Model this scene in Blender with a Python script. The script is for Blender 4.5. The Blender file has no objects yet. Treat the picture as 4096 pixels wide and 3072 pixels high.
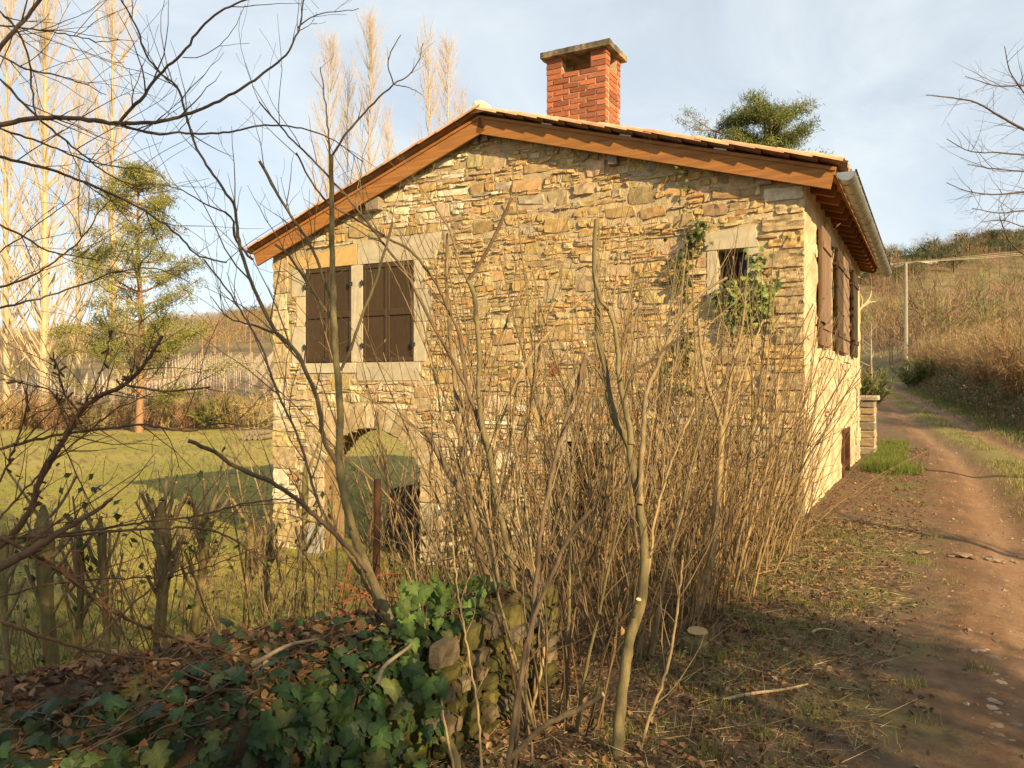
import bpy, math, random
import numpy as np
from mathutils import Vector, Matrix

random.seed(11)
rng = np.random.default_rng(11)
SC = bpy.context.scene
COL = SC.collection

# ------------------------------------------------------------------ camera, sky, sun, exposure
EYE = 1.6
F = 1024 * 28.0 / 36.0
cd = bpy.data.cameras.new('camera'); cam = bpy.data.objects.new('camera', cd); COL.objects.link(cam)
cam.location = (0, 0, EYE); cam.rotation_euler = (math.radians(90), 0, 0)
cd.lens = 28; cd.sensor_width = 36; cd.clip_start = 0.05; cd.clip_end = 3000
SC.camera = cam

TH = math.radians(27.9); S_, C_ = math.sin(TH), math.cos(TH)     # the house is turned 27.9 degrees
CX, CY = 3.55, 9.7                                               # near right corner of the house
SUN_EL = math.radians(25)
sh = np.array([0.90 * C_ - 0.44 * S_, -0.90 * S_ - 0.44 * C_]); sh /= np.linalg.norm(sh)
SUN_AZ = math.atan2(sh[0], sh[1])
SUN = np.array([sh[0] * math.cos(SUN_EL), sh[1] * math.cos(SUN_EL), math.sin(SUN_EL)])

W = bpy.data.worlds.new('World'); SC.world = W; W.use_nodes = True
nt = W.node_tree; nt.nodes.clear()
def nd(t, kind, **kw):
    n = t.nodes.new(kind)
    for k, v in kw.items(): setattr(n, k, v)
    return n
wo = nd(nt, 'ShaderNodeOutputWorld'); bg = nd(nt, 'ShaderNodeBackground')
sky = nd(nt, 'ShaderNodeTexSky', sky_type='NISHITA', sun_disc=False)
sky.sun_elevation = SUN_EL; sky.sun_rotation = SUN_AZ; sky.air_density = 0.9; sky.dust_density = 0.5; sky.ozone_density = 0.8
tc = nd(nt, 'ShaderNodeTexCoord')
mp = nd(nt, 'ShaderNodeMapping'); mp.inputs['Scale'].default_value = (1.0, 1.2, 2.2); mp.inputs['Rotation'].default_value = (0.3, 0.25, 0.4)
n1 = nd(nt, 'ShaderNodeTexNoise'); n1.inputs['Scale'].default_value = 2.4; n1.inputs['Detail'].default_value = 7; n1.inputs['Roughness'].default_value = 0.58; n1.inputs['Distortion'].default_value = 0.6
cr = nd(nt, 'ShaderNodeMapRange'); cr.inputs[1].default_value = 0.40; cr.inputs[2].default_value = 0.70; cr.inputs[3].default_value = 0.52; cr.inputs[4].default_value = 0.94
mx = nd(nt, 'ShaderNodeMix', data_type='RGBA'); mx.inputs[7].default_value = (6.0, 6.45, 6.6, 1)
nt.links.new(tc.outputs['Generated'], mp.inputs['Vector']); nt.links.new(mp.outputs['Vector'], n1.inputs['Vector'])
nt.links.new(n1.outputs[0], cr.inputs[0]); nt.links.new(cr.outputs[0], mx.inputs[0])
nt.links.new(sky.outputs[0], mx.inputs[6]); nt.links.new(mx.outputs[2], bg.inputs['Color'])
bg.inputs['Strength'].default_value = 0.072
nt.links.new(bg.outputs[0], wo.inputs['Surface'])

sl = bpy.data.lights.new('sun', 'SUN'); so = bpy.data.objects.new('sun', sl); COL.objects.link(so)
sl.energy = 4.7; sl.angle = math.radians(0.5); sl.color = (1.0, 0.755, 0.41)
so.rotation_euler = Vector(SUN).to_track_quat('Z', 'Y').to_euler(); so.location = (20, -20, 30)
SC.view_settings.view_transform = 'Standard'; SC.view_settings.look = 'None'
SC.view_settings.exposure = 1.12; SC.view_settings.gamma = 1.0; SC.view_settings.use_curve_mapping = False
SC.cycles.max_bounces = 6; SC.cycles.transparent_max_bounces = 8

# ------------------------------------------------------------------ helpers
def vnoise(x, y, seed=0):
    x = np.asarray(x, float); y = np.asarray(y, float)
    xi = np.floor(x).astype(np.int64); yi = np.floor(y).astype(np.int64); fx = x - xi; fy = y - yi
    fx = fx * fx * (3 - 2 * fx); fy = fy * fy * (3 - 2 * fy)
    def h(a, b):
        n = (a * 374761393 + b * 668265263 + seed * 974711) & 0x7fffffff
        n = ((n ^ (n >> 13)) * 1274126177) & 0x7fffffff
        return ((n ^ (n >> 16)) & 0xffff) / 65535.0
    return (h(xi, yi) * (1 - fx) + h(xi + 1, yi) * fx) * (1 - fy) + (h(xi, yi + 1) * (1 - fx) + h(xi + 1, yi + 1) * fx) * fy
def fbm(x, y, seed=0, o=4):
    r = 0; a = 0.5
    for i in range(o): r = r + a * vnoise(np.asarray(x) * 2 ** i, np.asarray(y) * 2 ** i, seed + i); a *= 0.5
    return r / (1 - 0.5 ** o)
def sstep(a, b, x):
    t = np.clip((np.asarray(x, float) - a) / (b - a), 0, 1); return t * t * (3 - 2 * t)

class MB:
    """collects vertices and faces; build() links them as ONE mesh object"""
    def __init__(s): s.v = []; s.f = []; s.c = []; s.n = 0
    def add(s, v, faces, col=(0.5, 0.5, 0.5)):
        v = np.asarray(v, float).reshape(-1, 3); c = np.asarray(col, float)
        if c.ndim == 1: c = np.tile(c, (len(v), 1))
        s.v.append(v); s.c.append(c)
        if isinstance(faces, np.ndarray): faces = [faces]
        elif len(faces) and isinstance(faces[0], np.ndarray) and faces[0].ndim == 2: pass
        else:
            d = {}
            for q in faces: d.setdefault(len(q), []).append(q)
            faces = [np.array(a) for a in d.values()]
        for a in faces: s.f.append(np.asarray(a, np.int64) + s.n)
        s.n += len(v); return s
    def mesh(s, name, base=(0, 0, 0), smooth=False):
        v = np.concatenate(s.v) - np.asarray(base, float); c = np.concatenate(s.c)
        me = bpy.data.meshes.new(name)
        lens = np.concatenate([np.full(len(a), a.shape[1]) for a in s.f]); lv = np.concatenate([a.ravel() for a in s.f])
        me.vertices.add(len(v)); me.vertices.foreach_set('co', v.ravel().astype(np.float32))
        me.loops.add(len(lv)); me.loops.foreach_set('vertex_index', lv.astype(np.int32))
        me.polygons.add(len(lens)); st = np.concatenate([[0], np.cumsum(lens)[:-1]])
        me.polygons.foreach_set('loop_start', st.astype(np.int32))
        me.polygons.foreach_set('use_smooth', np.full(len(lens), bool(smooth)))
        me.update(calc_edges=True)
        at = me.color_attributes.new('Col', 'FLOAT_COLOR', 'POINT')
        at.data.foreach_set('color', np.c_[c, np.ones(len(c))].ravel().astype(np.float32))
        return me
    def build(s, name, mat, parent=None, base=None, smooth=False, centre=False):
        b = np.zeros(3) if base is None else np.asarray(base, float)
        off = np.zeros(3)
        if centre:
            off = (np.concatenate(s.v) - b).mean(0)
        smooth = smooth or mat.name.startswith(('bark', 'twig_bark', 'zinc'))
        o = bpy.data.objects.new(name, s.mesh(name, b + off, smooth)); o.data.materials.append(mat); COL.objects.link(o)
        if parent is not None: o.parent = parent
        o.location = off
        return o
    def solo(s, name, mat, label, cat, base, group=None, smooth=False, kind=None):
        """a top-level thing that is one mesh"""
        o = s.build(name, mat, None, base, smooth); o.location = base; tag(o, label, cat, group, kind); return o

def tag(o, label=None, cat=None, group=None, kind=None):
    if label: o['label'] = label
    if cat: o['category'] = cat
    if group: o['group'] = group
    if kind: o['kind'] = kind
    return o
def thing(name, label, cat, loc, rotz=0, group=None):
    o = bpy.data.objects.new(name, None); COL.objects.link(o); o.location = loc; o.rotation_euler = (0, 0, rotz); o.empty_display_size = 0.2
    return tag(o, label, cat, group)
def inst(name, mesh, parent, mat4=None, loc=None):
    o = bpy.data.objects.new(name, mesh); COL.objects.link(o); o.parent = parent
    if mat4 is not None: o.matrix_local = mat4
    if loc is not None: o.location = loc
    return o
def copy_tree(o, parent=None):
    c = o.copy(); COL.objects.link(c)
    if parent is not None: c.parent = parent
    for ch in list(o.children): copy_tree(ch, c)
    return c

BOXF = [(0, 3, 2, 1), (4, 5, 6, 7), (0, 1, 5, 4), (1, 2, 6, 5), (2, 3, 7, 6), (3, 0, 4, 7)]
def box(mb, a, b, col=(0.5, 0.5, 0.5), jit=0.0):
    (x0, y0, z0), (x1, y1, z1) = a, b
    v = np.array([(x0, y0, z0), (x1, y0, z0), (x1, y1, z0), (x0, y1, z0), (x0, y0, z1), (x1, y0, z1), (x1, y1, z1), (x0, y1, z1)], float)
    if jit: v += rng.normal(0, jit, v.shape)
    mb.add(v, BOXF, col); return mb
def bevbox(mb, a, b, bev=0.008, col=(0.5, 0.5, 0.5), jit=0.0):
    """box with chamfered edges (24 vertices)"""
    lo = np.array(a, float); hi = np.array(b, float); v = []; idx = {}
    for i in (0, 1):
        for j in (0, 1):
            for k in (0, 1):
                p = np.array([(lo, hi)[i][0], (lo, hi)[j][1], (lo, hi)[k][2]]); d = np.array([1 - 2 * i, 1 - 2 * j, 1 - 2 * k]) * bev
                for ax in range(3):
                    q = p + d; q[ax] = p[ax]; idx[(i, j, k, ax)] = len(v); v.append(q)
    v = np.array(v)
    if jit: v += rng.normal(0, jit, v.shape)
    g = lambda i, j, k, ax: idx[(i, j, k, ax)]
    f = []
    for s in (0, 1):
        q = [(s, 0, 0), (s, 1, 0), (s, 1, 1), (s, 0, 1)]; f.append([g(*t, 0) for t in (q if s else q[::-1])])
        q = [(0, s, 0), (0, s, 1), (1, s, 1), (1, s, 0)]; f.append([g(*t, 1) for t in (q if s else q[::-1])])
        q = [(0, 0, s), (1, 0, s), (1, 1, s), (0, 1, s)]; f.append([g(*t, 2) for t in (q if s else q[::-1])])
    for s in (0, 1):
        for t in (0, 1):
            f.append([g(0, s, t, 1), g(1, s, t, 1), g(1, s, t, 2), g(0, s, t, 2)])
            f.append([g(s, 0, t, 0), g(s, 1, t, 0), g(s, 1, t, 2), g(s, 0, t, 2)])
            f.append([g(s, t, 0, 0), g(s, t, 1, 0), g(s, t, 1, 1), g(s, t, 0, 1)])
            for r in (0, 1): f.append([g(s, t, r, 0), g(s, t, r, 1), g(s, t, r, 2)])
    mb.add(v, f, col); return mb

def tubes(mb, P, R, n=5, col=(0.3, 0.2, 0.1)):
    """many tubes at once: P (N,K,3) points, R (N,K) radii, col (3,) or (N,3)"""
    P = np.asarray(P, float); R = np.asarray(R, float)
    if P.ndim == 2: P = P[None]; R = R[None]
    N, K, _ = P.shape
    T = np.gradient(P, axis=1); T /= np.linalg.norm(T, axis=2, keepdims=True) + 1e-9
    A = P[:, -1] - P[:, 0] + 1e-6; H = rng.normal(size=(N, 3)); B = np.cross(A, H); B /= np.linalg.norm(B, axis=1, keepdims=True) + 1e-9
    S = B[:, None, :] - T * (B[:, None, :] * T).sum(2, keepdims=True); S /= np.linalg.norm(S, axis=2, keepdims=True) + 1e-9
    Q = np.cross(T, S); an = np.arange(n) * 2 * np.pi / n
    V = P[:, :, None, :] + R[:, :, None, None] * (S[:, :, None, :] * np.cos(an)[None, None, :, None] + Q[:, :, None, :] * np.sin(an)[None, None, :, None])
    i = np.arange(N)[:, None, None] * K * n; k = np.arange(K - 1)[None, :, None] * n; a = np.arange(n)[None, None, :]; a2 = (a + 1) % n
    F_ = np.stack([i + k + a, i + k + a2, i + k + n + a2, i + k + n + a], -1).reshape(-1, 4)
    c = np.asarray(col, float)
    if c.ndim == 1: c = np.tile(c, (N, 1))
    mb.add(V.reshape(-1, 3), F_, np.repeat(c, K * n, 0)); return mb
def capdisc(mb, p, d, r, col, n=7):
    d = Vector(d).normalized(); s = d.orthogonal().normalized(); q = d.cross(s); p = Vector(p)
    v = [p + d * 0.001] + [p + (s * math.cos(2 * math.pi * i / n) + q * math.sin(2 * math.pi * i / n)) * r for i in range(n)]
    mb.add([tuple(x) for x in v], [(0, 1 + i, 1 + (i + 1) % n) for i in range(n)], col)
def ribbons(mb, P, D, L, Wd, col):
    """slender three-sided spikes: P (N,3) base, D (N,3) unit dir, L, Wd (N,), col (N,3)"""
    N = len(P); H = rng.normal(size=(N, 3)); s = np.cross(D, H); s /= np.linalg.norm(s, axis=1, keepdims=True) + 1e-9; q = np.cross(D, s)
    w = np.asarray(Wd)[:, None] * 0.5
    V = np.stack([P + s * w, P - s * w * 0.5 + q * w * 0.87, P - s * w * 0.5 - q * w * 0.87, P + D * np.asarray(L)[:, None]], 1)
    b = np.arange(N)[:, None] * 4
    f = np.concatenate([b + np.array([[0, 1, 3]]), b + np.array([[1, 2, 3]]), b + np.array([[2, 0, 3]])])
    c = np.asarray(col, float); c = np.tile(c, (N, 1)) if c.ndim == 1 else c
    mb.add(V.reshape(-1, 3), f, np.repeat(c, 4, 0)); return mb
def unit(v): v = np.asarray(v, float); return v / (np.linalg.norm(v, axis=-1, keepdims=True) + 1e-9)
def frames(nrm, tip):
    z = unit(nrm); y = unit(tip - z * (tip * z).sum(1, keepdims=True)); x = np.cross(y, z); return np.stack([x, y, z], 2)   # (N,3,3) columns
def scatter(mb, tv, tf, P, M, S, col):
    """template tv (k,3), faces tf, placed N times: P (N,3), M (N,3,3), S (N,), col (N,3)"""
    N = len(P); k = len(tv)
    V = np.einsum('nij,kj->nki', M, np.asarray(tv, float)) * np.asarray(S)[:, None, None] + P[:, None, :]
    d = {}
    for q in tf: d.setdefault(len(q), []).append(q)
    fs = [(np.array(a)[None] + (np.arange(N) * k)[:, None, None]).reshape(-1, len(a[0])) for a in d.values()]
    mb.add(V.reshape(-1, 3), fs, np.repeat(np.asarray(col, float), k, 0)); return mb
def catmull(pts, K):
    p = np.asarray(pts, float)
    if len(p) == 2: p = np.array([p[0], (p[0] + p[1]) / 2, p[1]])
    d = np.r_[0, np.cumsum(np.linalg.norm(np.diff(p, axis=0), axis=1))]; t = np.linspace(0, d[-1], K)
    m = np.gradient(p, d, axis=0); out = []
    for x in t:
        i = min(max(np.searchsorted(d, x) - 1, 0), len(p) - 2); h = d[i + 1] - d[i]; s = (x - d[i]) / h
        out.append((2 * s**3 - 3 * s**2 + 1) * p[i] + (s**3 - 2 * s**2 + s) * h * m[i] + (-2 * s**3 + 3 * s**2) * p[i + 1] + (s**3 - s**2) * h * m[i + 1])
    return np.array(out)
def pal(cols, n, var=0.12):
    c = np.array(cols)[rng.integers(0, len(cols), n)]; return np.clip(c * (1 + rng.normal(0, var, (n, 1))), 0.005, 0.95)

# ------------------------------------------------------------------ materials
def mat(name, color=None, rough=0.85, noise=0.35, nscale=8.0, bump=0.3, bscale=30.0, bdist=0.01, stretch=(1, 1, 1), metal=0.0, spec=0.3, piece=0.0, trans=0.0, col2=None):
    m = bpy.data.materials.new(name); m.use_nodes = True; t = m.node_tree; b = t.nodes['Principled BSDF']
    b.inputs['Roughness'].default_value = rough; b.inputs['Metallic'].default_value = metal; b.inputs['Specular IOR Level'].default_value = spec
    tx = nd(t, 'ShaderNodeTexCoord'); oi = nd(t, 'ShaderNodeObjectInfo')
    ad = nd(t, 'ShaderNodeVectorMath', operation='MULTIPLY_ADD'); ad.inputs[1].default_value = stretch
    sc = nd(t, 'ShaderNodeMath', operation='MULTIPLY'); sc.inputs[1].default_value = 37.0 if piece else 0.0
    t.links.new(oi.outputs['Random'], sc.inputs[0]); t.links.new(tx.outputs['Object'], ad.inputs[0]); t.links.new(sc.outputs[0], ad.inputs[2])
    if color is None:
        at = nd(t, 'ShaderNodeAttribute', attribute_name='Col'); src = at.outputs['Color']
    else:
        rg = nd(t, 'ShaderNodeRGB'); rg.outputs[0].default_value = (*color, 1); src = rg.outputs[0]
    nz = nd(t, 'ShaderNodeTexNoise'); nz.inputs['Scale'].default_value = nscale; nz.inputs['Detail'].default_value = 6; nz.inputs['Roughness'].default_value = 0.65
    t.links.new(ad.outputs[0], nz.inputs['Vector'])
    if col2 is not None:
        mc = nd(t, 'ShaderNodeMix', data_type='RGBA'); mr0 = nd(t, 'ShaderNodeMapRange'); mr0.inputs[1].default_value = 0.42; mr0.inputs[2].default_value = 0.62
        n3 = nd(t, 'ShaderNodeTexNoise'); n3.inputs['Scale'].default_value = nscale * 0.45; n3.inputs['Detail'].default_value = 5
        t.links.new(ad.outputs[0], n3.inputs['Vector']); t.links.new(n3.outputs[0], mr0.inputs[0]); t.links.new(mr0.outputs[0], mc.inputs[0])
        t.links.new(src, mc.inputs[6]); mc.inputs[7].default_value = (*col2, 1); src = mc.outputs[2]
    mr = nd(t, 'ShaderNodeMapRange'); mr.inputs[1].default_value = 0.25; mr.inputs[2].default_value = 0.75; mr.inputs[3].default_value = 1 - noise; mr.inputs[4].default_value = 1 + noise
    t.links.new(nz.outputs[0], mr.inputs[0]); val = mr.outputs[0]
    if piece:
        pr = nd(t, 'ShaderNodeMapRange'); pr.inputs[3].default_value = 1 - piece; pr.inputs[4].default_value = 1 + piece
        t.links.new(oi.outputs['Random'], pr.inputs[0]); mm = nd(t, 'ShaderNodeMath', operation='MULTIPLY')
        t.links.new(val, mm.inputs[0]); t.links.new(pr.outputs[0], mm.inputs[1]); val = mm.outputs[0]
    vm = nd(t, 'ShaderNodeVectorMath', operation='SCALE'); t.links.new(src, vm.inputs[0]); t.links.new(val, vm.inputs['Scale'])
    t.links.new(vm.outputs[0], b.inputs['Base Color'])
    if bump:
        n2 = nd(t, 'ShaderNodeTexNoise'); n2.inputs['Scale'].default_value = bscale; n2.inputs['Detail'].default_value = 7; n2.inputs['Roughness'].default_value = 0.7
        bp = nd(t, 'ShaderNodeBump'); bp.inputs['Strength'].default_value = bump; bp.inputs['Distance'].default_value = bdist
        t.links.new(ad.outputs[0], n2.inputs['Vector']); t.links.new(n2.outputs[0], bp.inputs['Height']); t.links.new(bp.outputs[0], b.inputs['Normal'])
    if trans:
        tr = nd(t, 'ShaderNodeBsdfTranslucent'); ms = nd(t, 'ShaderNodeMixShader'); ms.inputs[0].default_value = trans
        out = t.nodes['Material Output']; t.links.new(vm.outputs[0], tr.inputs['Color'])
        t.links.new(b.outputs[0], ms.inputs[1]); t.links.new(tr.outputs[0], ms.inputs[2]); t.links.new(ms.outputs[0], out.inputs['Surface'])
    return m
M_ground = mat('soil', None, 0.95, 0.45, 9, 0.7, 26, 0.03)
M_track = mat('track_dirt', None, 0.95, 0.3, 14, 0.6, 34, 0.02)
M_lawn = mat('lawn_turf', None, 0.95, 0.35, 5, 0.8, 60, 0.03)
M_hill = mat('hill_soil', None, 0.95, 0.4, 0.12, 0, 1)
M_mortar = mat('lime_mortar', None, 0.95, 0.28, 7, 1.0, 45, 0.03)
M_stone = mat('limestone', None, 0.95, 0.36, 13, 0.7, 70, 0.02)
M_dressed = mat('dressed_stone', None, 0.9, 0.20, 6, 0.5, 60, 0.008)
M_plaster = mat('lime_plaster', (0.58, 0.44, 0.26), 0.95, 0.35, 3.5, 0.7, 22, 0.025, col2=(0.40, 0.31, 0.19))
M_brick = mat('brick_clay', (0.40, 0.125, 0.05), 0.92, 0.4, 9, 0.8, 50, 0.01, piece=0.4, col2=(0.30, 0.12, 0.065))
M_bmortar = mat('brick_mortar', (0.50, 0.40, 0.27), 0.95, 0.3, 20, 0.6, 60, 0.01)
M_conc = mat('lichen_concrete', (0.26, 0.21, 0.12), 0.95, 0.5, 11, 0.8, 30, 0.02, col2=(0.10, 0.085, 0.06))
M_tile = mat('roof_clay', (0.54, 0.27, 0.14), 0.85, 0.30, 7, 0.4, 40, 0.006, piece=0.22, col2=(0.46, 0.30, 0.18))
M_board = mat('varnished_board', (0.35, 0.15, 0.038), 0.75, 0.30, 4, 0.35, 20, 0.006, stretch=(0.5, 7, 9), piece=0.06, col2=(0.27, 0.115, 0.035))
M_rafter = mat('larch_rafter', (0.23, 0.10, 0.03), 0.7, 0.2, 6, 0.15, 20, 0.004, stretch=(0.5, 5, 5), piece=0.15)
M_oldwood = mat('weathered_timber', (0.24, 0.19, 0.13), 0.85, 0.35, 7, 0.5, 30, 0.01, stretch=(6, 0.6, 6), piece=0.15)
M_shutter = mat('brown_shutter', (0.060, 0.036, 0.016), 0.8, 0.35, 9, 0.3, 40, 0.005, stretch=(7, 7, 0.6), piece=0.15)
M_shgrey = mat('faded_shutter', (0.20, 0.125, 0.075), 0.75, 0.4, 8, 0.4, 40, 0.006, stretch=(8, 8, 0.5), piece=0.2)
M_zinc = mat('zinc', (0.36, 0.37, 0.34), 0.38, 0.22, 4, 0.1, 12, 0.004, metal=0.75, spec=0.5)
M_rust = mat('rusty_iron', (0.05, 0.022, 0.013), 0.9, 0.4, 14, 0.5, 60, 0.005, col2=(0.10, 0.042, 0.018))
M_iron = mat('dark_iron', (0.03, 0.026, 0.024), 0.6, 0.3, 20, 0.2, 50, 0.003)
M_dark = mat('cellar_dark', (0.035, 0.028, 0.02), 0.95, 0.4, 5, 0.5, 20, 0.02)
M_glass = mat('window_glass', (0.012, 0.013, 0.012), 0.12, 0.1, 5, 0, 1, spec=0.2)
M_bark = mat('bark', None, 0.88, 0.5, 26, 0.8, 70, 0.006, stretch=(1, 1, .45))
M_twig = mat('twig_bark', None, 0.85, 0.2, 15, 0, 1)
M_far = mat('far_twigs', None, 0.9, 0.15, 2, 0, 1)
M_cut = mat('cut_wood', None, 0.85, 0.25, 40, 0.3, 80, 0.003)
M_ivy = mat('ivy_leaf', None, 0.40, 0.40, 16, 0.5, 40, 0.006, spec=0.22, piece=0.42, trans=0.16)
M_needle = mat('needles', None, 0.6, 0.25, 3, 0, 1, trans=0.12)
M_litter = mat('dead_leaf', None, 0.9, 0.3, 18, 0, 1, trans=0.10)
M_grass = mat('grass_blade', None, 0.7, 0.25, 6, 0, 1, trans=0.25)
M_moss = mat('moss', None, 0.95, 0.45, 16, 0.9, 50, 0.02)
M_pale = mat('pale_limestone', None, 0.9, 0.25, 14, 0.6, 40, 0.008, piece=0.12)
M_panel = mat('grey_panel', (0.36, 0.34, 0.30), 0.8, 0.15, 6, 0.1, 20, 0.003)
M_concpole = mat('pole_concrete', (0.31, 0.26, 0.19), 0.9, 0.15, 4, 0, 1)

# ------------------------------------------------------------------ ground: one polar sheet cut into ground, lawn, track and hillside
def uv_of(x, y): return (x - CX) * C_ - (y - CY) * S_, (x - CX) * S_ + (y - CY) * C_
def xy_of(u, v): return CX + u * C_ + v * S_, CY - u * S_ + v * C_
TRV = np.array([-60, -15, 5, 11.6, 25, 40, 55, 90, 130, 170, 300.]); TRU = np.array([2.98, 2.98, 2.85, 2.58, 1.2, -0.4, -2.0, -5.0, -9.0, -24.0, -80])
def track_u(v): return np.interp(v, TRV, TRU)
def zg(x, y):
    x = np.asarray(x, float); y = np.asarray(y, float); u, v = uv_of(x, y); d = np.hypot(x, y)
    near = -1.2 + 1.2 * sstep(-4.6, -1.0, u)
    k = np.clip(x / np.maximum(np.abs(y), 1.0), -0.9, 0.9)
    e = np.interp(k, [-0.9, -.64, -.3, 0, .35, .64, .9], [0.045, .050, .086, .118, .150, .170, .17]) * 330
    pw = np.interp(k, [-0.4, 0.3], [1.5, 2.1])
    dd = np.clip((y - 48) / 282.0, 0, 1.0)
    hill = e * dd ** pw - np.clip(y - 330, 0, None) * 0.10
    rise = 0.034 * np.clip(y - 22, 0, 60) * sstep(-16, -3, u)
    tu = u - track_u(v)
    bank = 0.95 * sstep(1.8, 4.8, tu) * sstep(9, 17, v) + 0.35 * sstep(1.9, 3.8, tu)
    z = near + np.where(y > 22, hill + rise, 0) + bank
    fade = 1 - sstep(25, 60, d)
    z = z + fade * (0.07 * (fbm(x * 0.9, y * 0.9, 3) - 0.5) + 0.03 * (fbm(x * 5, y * 5, 9) - 0.5))
    rut = np.exp(-((tu + 0.75) / 0.28) ** 2) + np.exp(-((tu - 0.78) / 0.28) ** 2)
    return z - 0.075 * rut * (np.abs(tu) < 2)
NT, NR = 560, 250
th = np.concatenate([np.linspace(-0.72, 0.72, NT), np.linspace(0.72, 2 * np.pi - 0.72, 60)[1:-1]])
rr = 0.6 * (900 / 0.6) ** (np.arange(NR) / (NR - 1.0))
TT, RR = np.meshgrid(th, rr); GX = RR * np.sin(TT); GY = RR * np.cos(TT); GZ = zg(GX, GY)
nth = len(th); GU, GV = uv_of(GX, GY); GT = GU - track_u(GV)
ed = GT + 0.22 * (fbm(GX * 1.3, GY * 1.3, 21) - 0.5) * 2
wob = fbm(GX * 2.5, GY * 2.5, 33); fine = fbm(GX * 11, GY * 11, 5, 3)
c_soil = np.array([0.135, 0.085, 0.045]); c_dirt = np.array([0.165, 0.084, 0.037]); c_dirt2 = np.array([0.235, 0.14, 0.072])
c_grass = np.array([0.12, 0.13, 0.03]); c_lawn = np.array([0.225, 0.205, 0.032]); c_lawn2 = np.array([0.34, 0.265, 0.06]); c_hill = np.array([0.16, 0.11, 0.055])
def lerp(a, b, t): return a + (b - a) * np.clip(t, 0, 1)[..., None]
gcol = lerp(np.broadcast_to(c_soil, GX.shape + (3,)), c_grass, (wob - 0.5) * 3)
lawncol = lerp(lerp(np.broadcast_to(c_lawn, GX.shape + (3,)), c_lawn2, (fbm(GX * .35, GY * .35, 8) - 0.4) * 3), np.array([0.17, 0.12, 0.05]), (fine - 0.56) * 5)
trk = lerp(np.broadcast_to(c_dirt, GX.shape + (3,)), c_dirt2, (fine - 0.45) * 2.5)
rutm = np.exp(-((GT + .75) / .3) ** 2) + np.exp(-((GT - .78) / .3) ** 2)
trk = lerp(trk, np.array([0.25, 0.15, 0.078]), rutm * .55); trk = lerp(trk, np.array([0.10, 0.06, 0.03]), (1 - rutm) * np.clip((wob - .42) * 3, 0, .7))
midg = np.exp(-(ed / 0.42) ** 2) * sstep(0.5, 6, GV) * np.clip((wob - 0.15) * 3, 0, 1)
trk = lerp(trk, np.array([0.19, 0.17, 0.045]), midg * 1.1)
gcol = lerp(gcol, trk, 1 - sstep(0.0, 0.55, np.abs(ed) - 1.22))
gcol = lerp(gcol, np.array([0.17, 0.16, 0.045]), sstep(55, 80, RR) * 0.8)
hillc = lerp(np.broadcast_to(c_hill, GX.shape + (3,)), np.array([0.20, 0.17, 0.06]), (fbm(GX * .03, GY * .03, 2) - 0.4) * 2)
def cell(a): return (a[:-1, :] + np.roll(a, -1, 1)[:-1, :]) / 2
ct = cell(np.abs(ed)); cr_ = cell(RR); cu = cell(GU); cy = cell(GY); cx_ = cell(GX)
is_tr = (ct < 1.32) & (cr_ < 300); is_hill = (~is_tr) & ((cy > 70) | (cr_ > 120)); is_lawn = (~is_tr) & (~is_hill) & (cu < -2.6) & (cy > 3.6) & (cy < 47.5)
ii = np.arange((NR - 1) * nth).reshape(NR - 1, nth); jn = np.roll(np.arange(nth), -1)[None, :] + np.arange(NR - 1)[:, None] * nth
quads = np.stack([ii, jn, jn + nth, ii + nth], -1)[..., ::-1]
allv = np.stack([GX, GY, GZ], -1).reshape(-1, 3)
def sheet(name, mask, colr, m):
    q = quads[mask]; used, inv = np.unique(q, return_inverse=True)
    mb = MB(); mb.add(allv[used], inv.reshape(q.shape), colr.reshape(-1, 3)[used])
    if name == 'ground':
        r0 = allv[:nth]; mb.add(np.vstack([r0, [[0, 0, float(zg(0., 0.))]]]), np.array([[i, nth, (i + 1) % nth] for i in range(nth)]), c_soil)
    o = mb.build(name, m, smooth=True); o['kind'] = 'structure'; return o
sheet('ground', ~(is_tr | is_hill | is_lawn), gcol, M_ground)
sheet('lawn', is_lawn, lawncol, M_lawn)
sheet('dirt_track', is_tr, trk, M_track)
sheet('hillside', is_hill, hillc, M_hill)
# ------------------------------------------------------------------ pixel measurements turned into places on the house's planes
PX = 1024 / 2212.0
def ray(x, y): return (x * PX - 512) / F, (384 - y * PX) / F
def on_v(x, y, v=0.0):
    k, m = ray(x, y); t = (v + CX * S_ + CY * C_) / (k * S_ + C_); px, py = k * t, t
    return (px - CX) * C_ - (py - CY) * S_, EYE + m * t
def on_u(x, y, u=0.0):
    k, m = ray(x, y); t = (u + CX * C_ - CY * S_) / (k * C_ - S_); px, py = k * t, t
    return (px - CX) * S_ + (py - CY) * C_, EYE + m * t
def at(x, y, d): k, m = ray(x, y); return np.array([k * d, d, EYE + m * d])

house = thing('stone_house', 'rubble stone farmhouse with brown shutters and a low tiled gable roof', 'house', (CX, CY, 0), -TH)
UL = on_v(592, 800)[0]; WT = 0.5; VB = 8.3
BV = -0.16
ua, za = on_v(1037, 250, BV); ul, zl = on_v(548, 546, BV); ur, zr = on_v(1807, 362, BV)
def zroof(u): return np.where(np.asarray(u) > ua, za + (zr - za) * (np.asarray(u) - ua) / (ur - ua), za + (zl - za) * (np.asarray(u) - ua) / (ul - ua))
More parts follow.
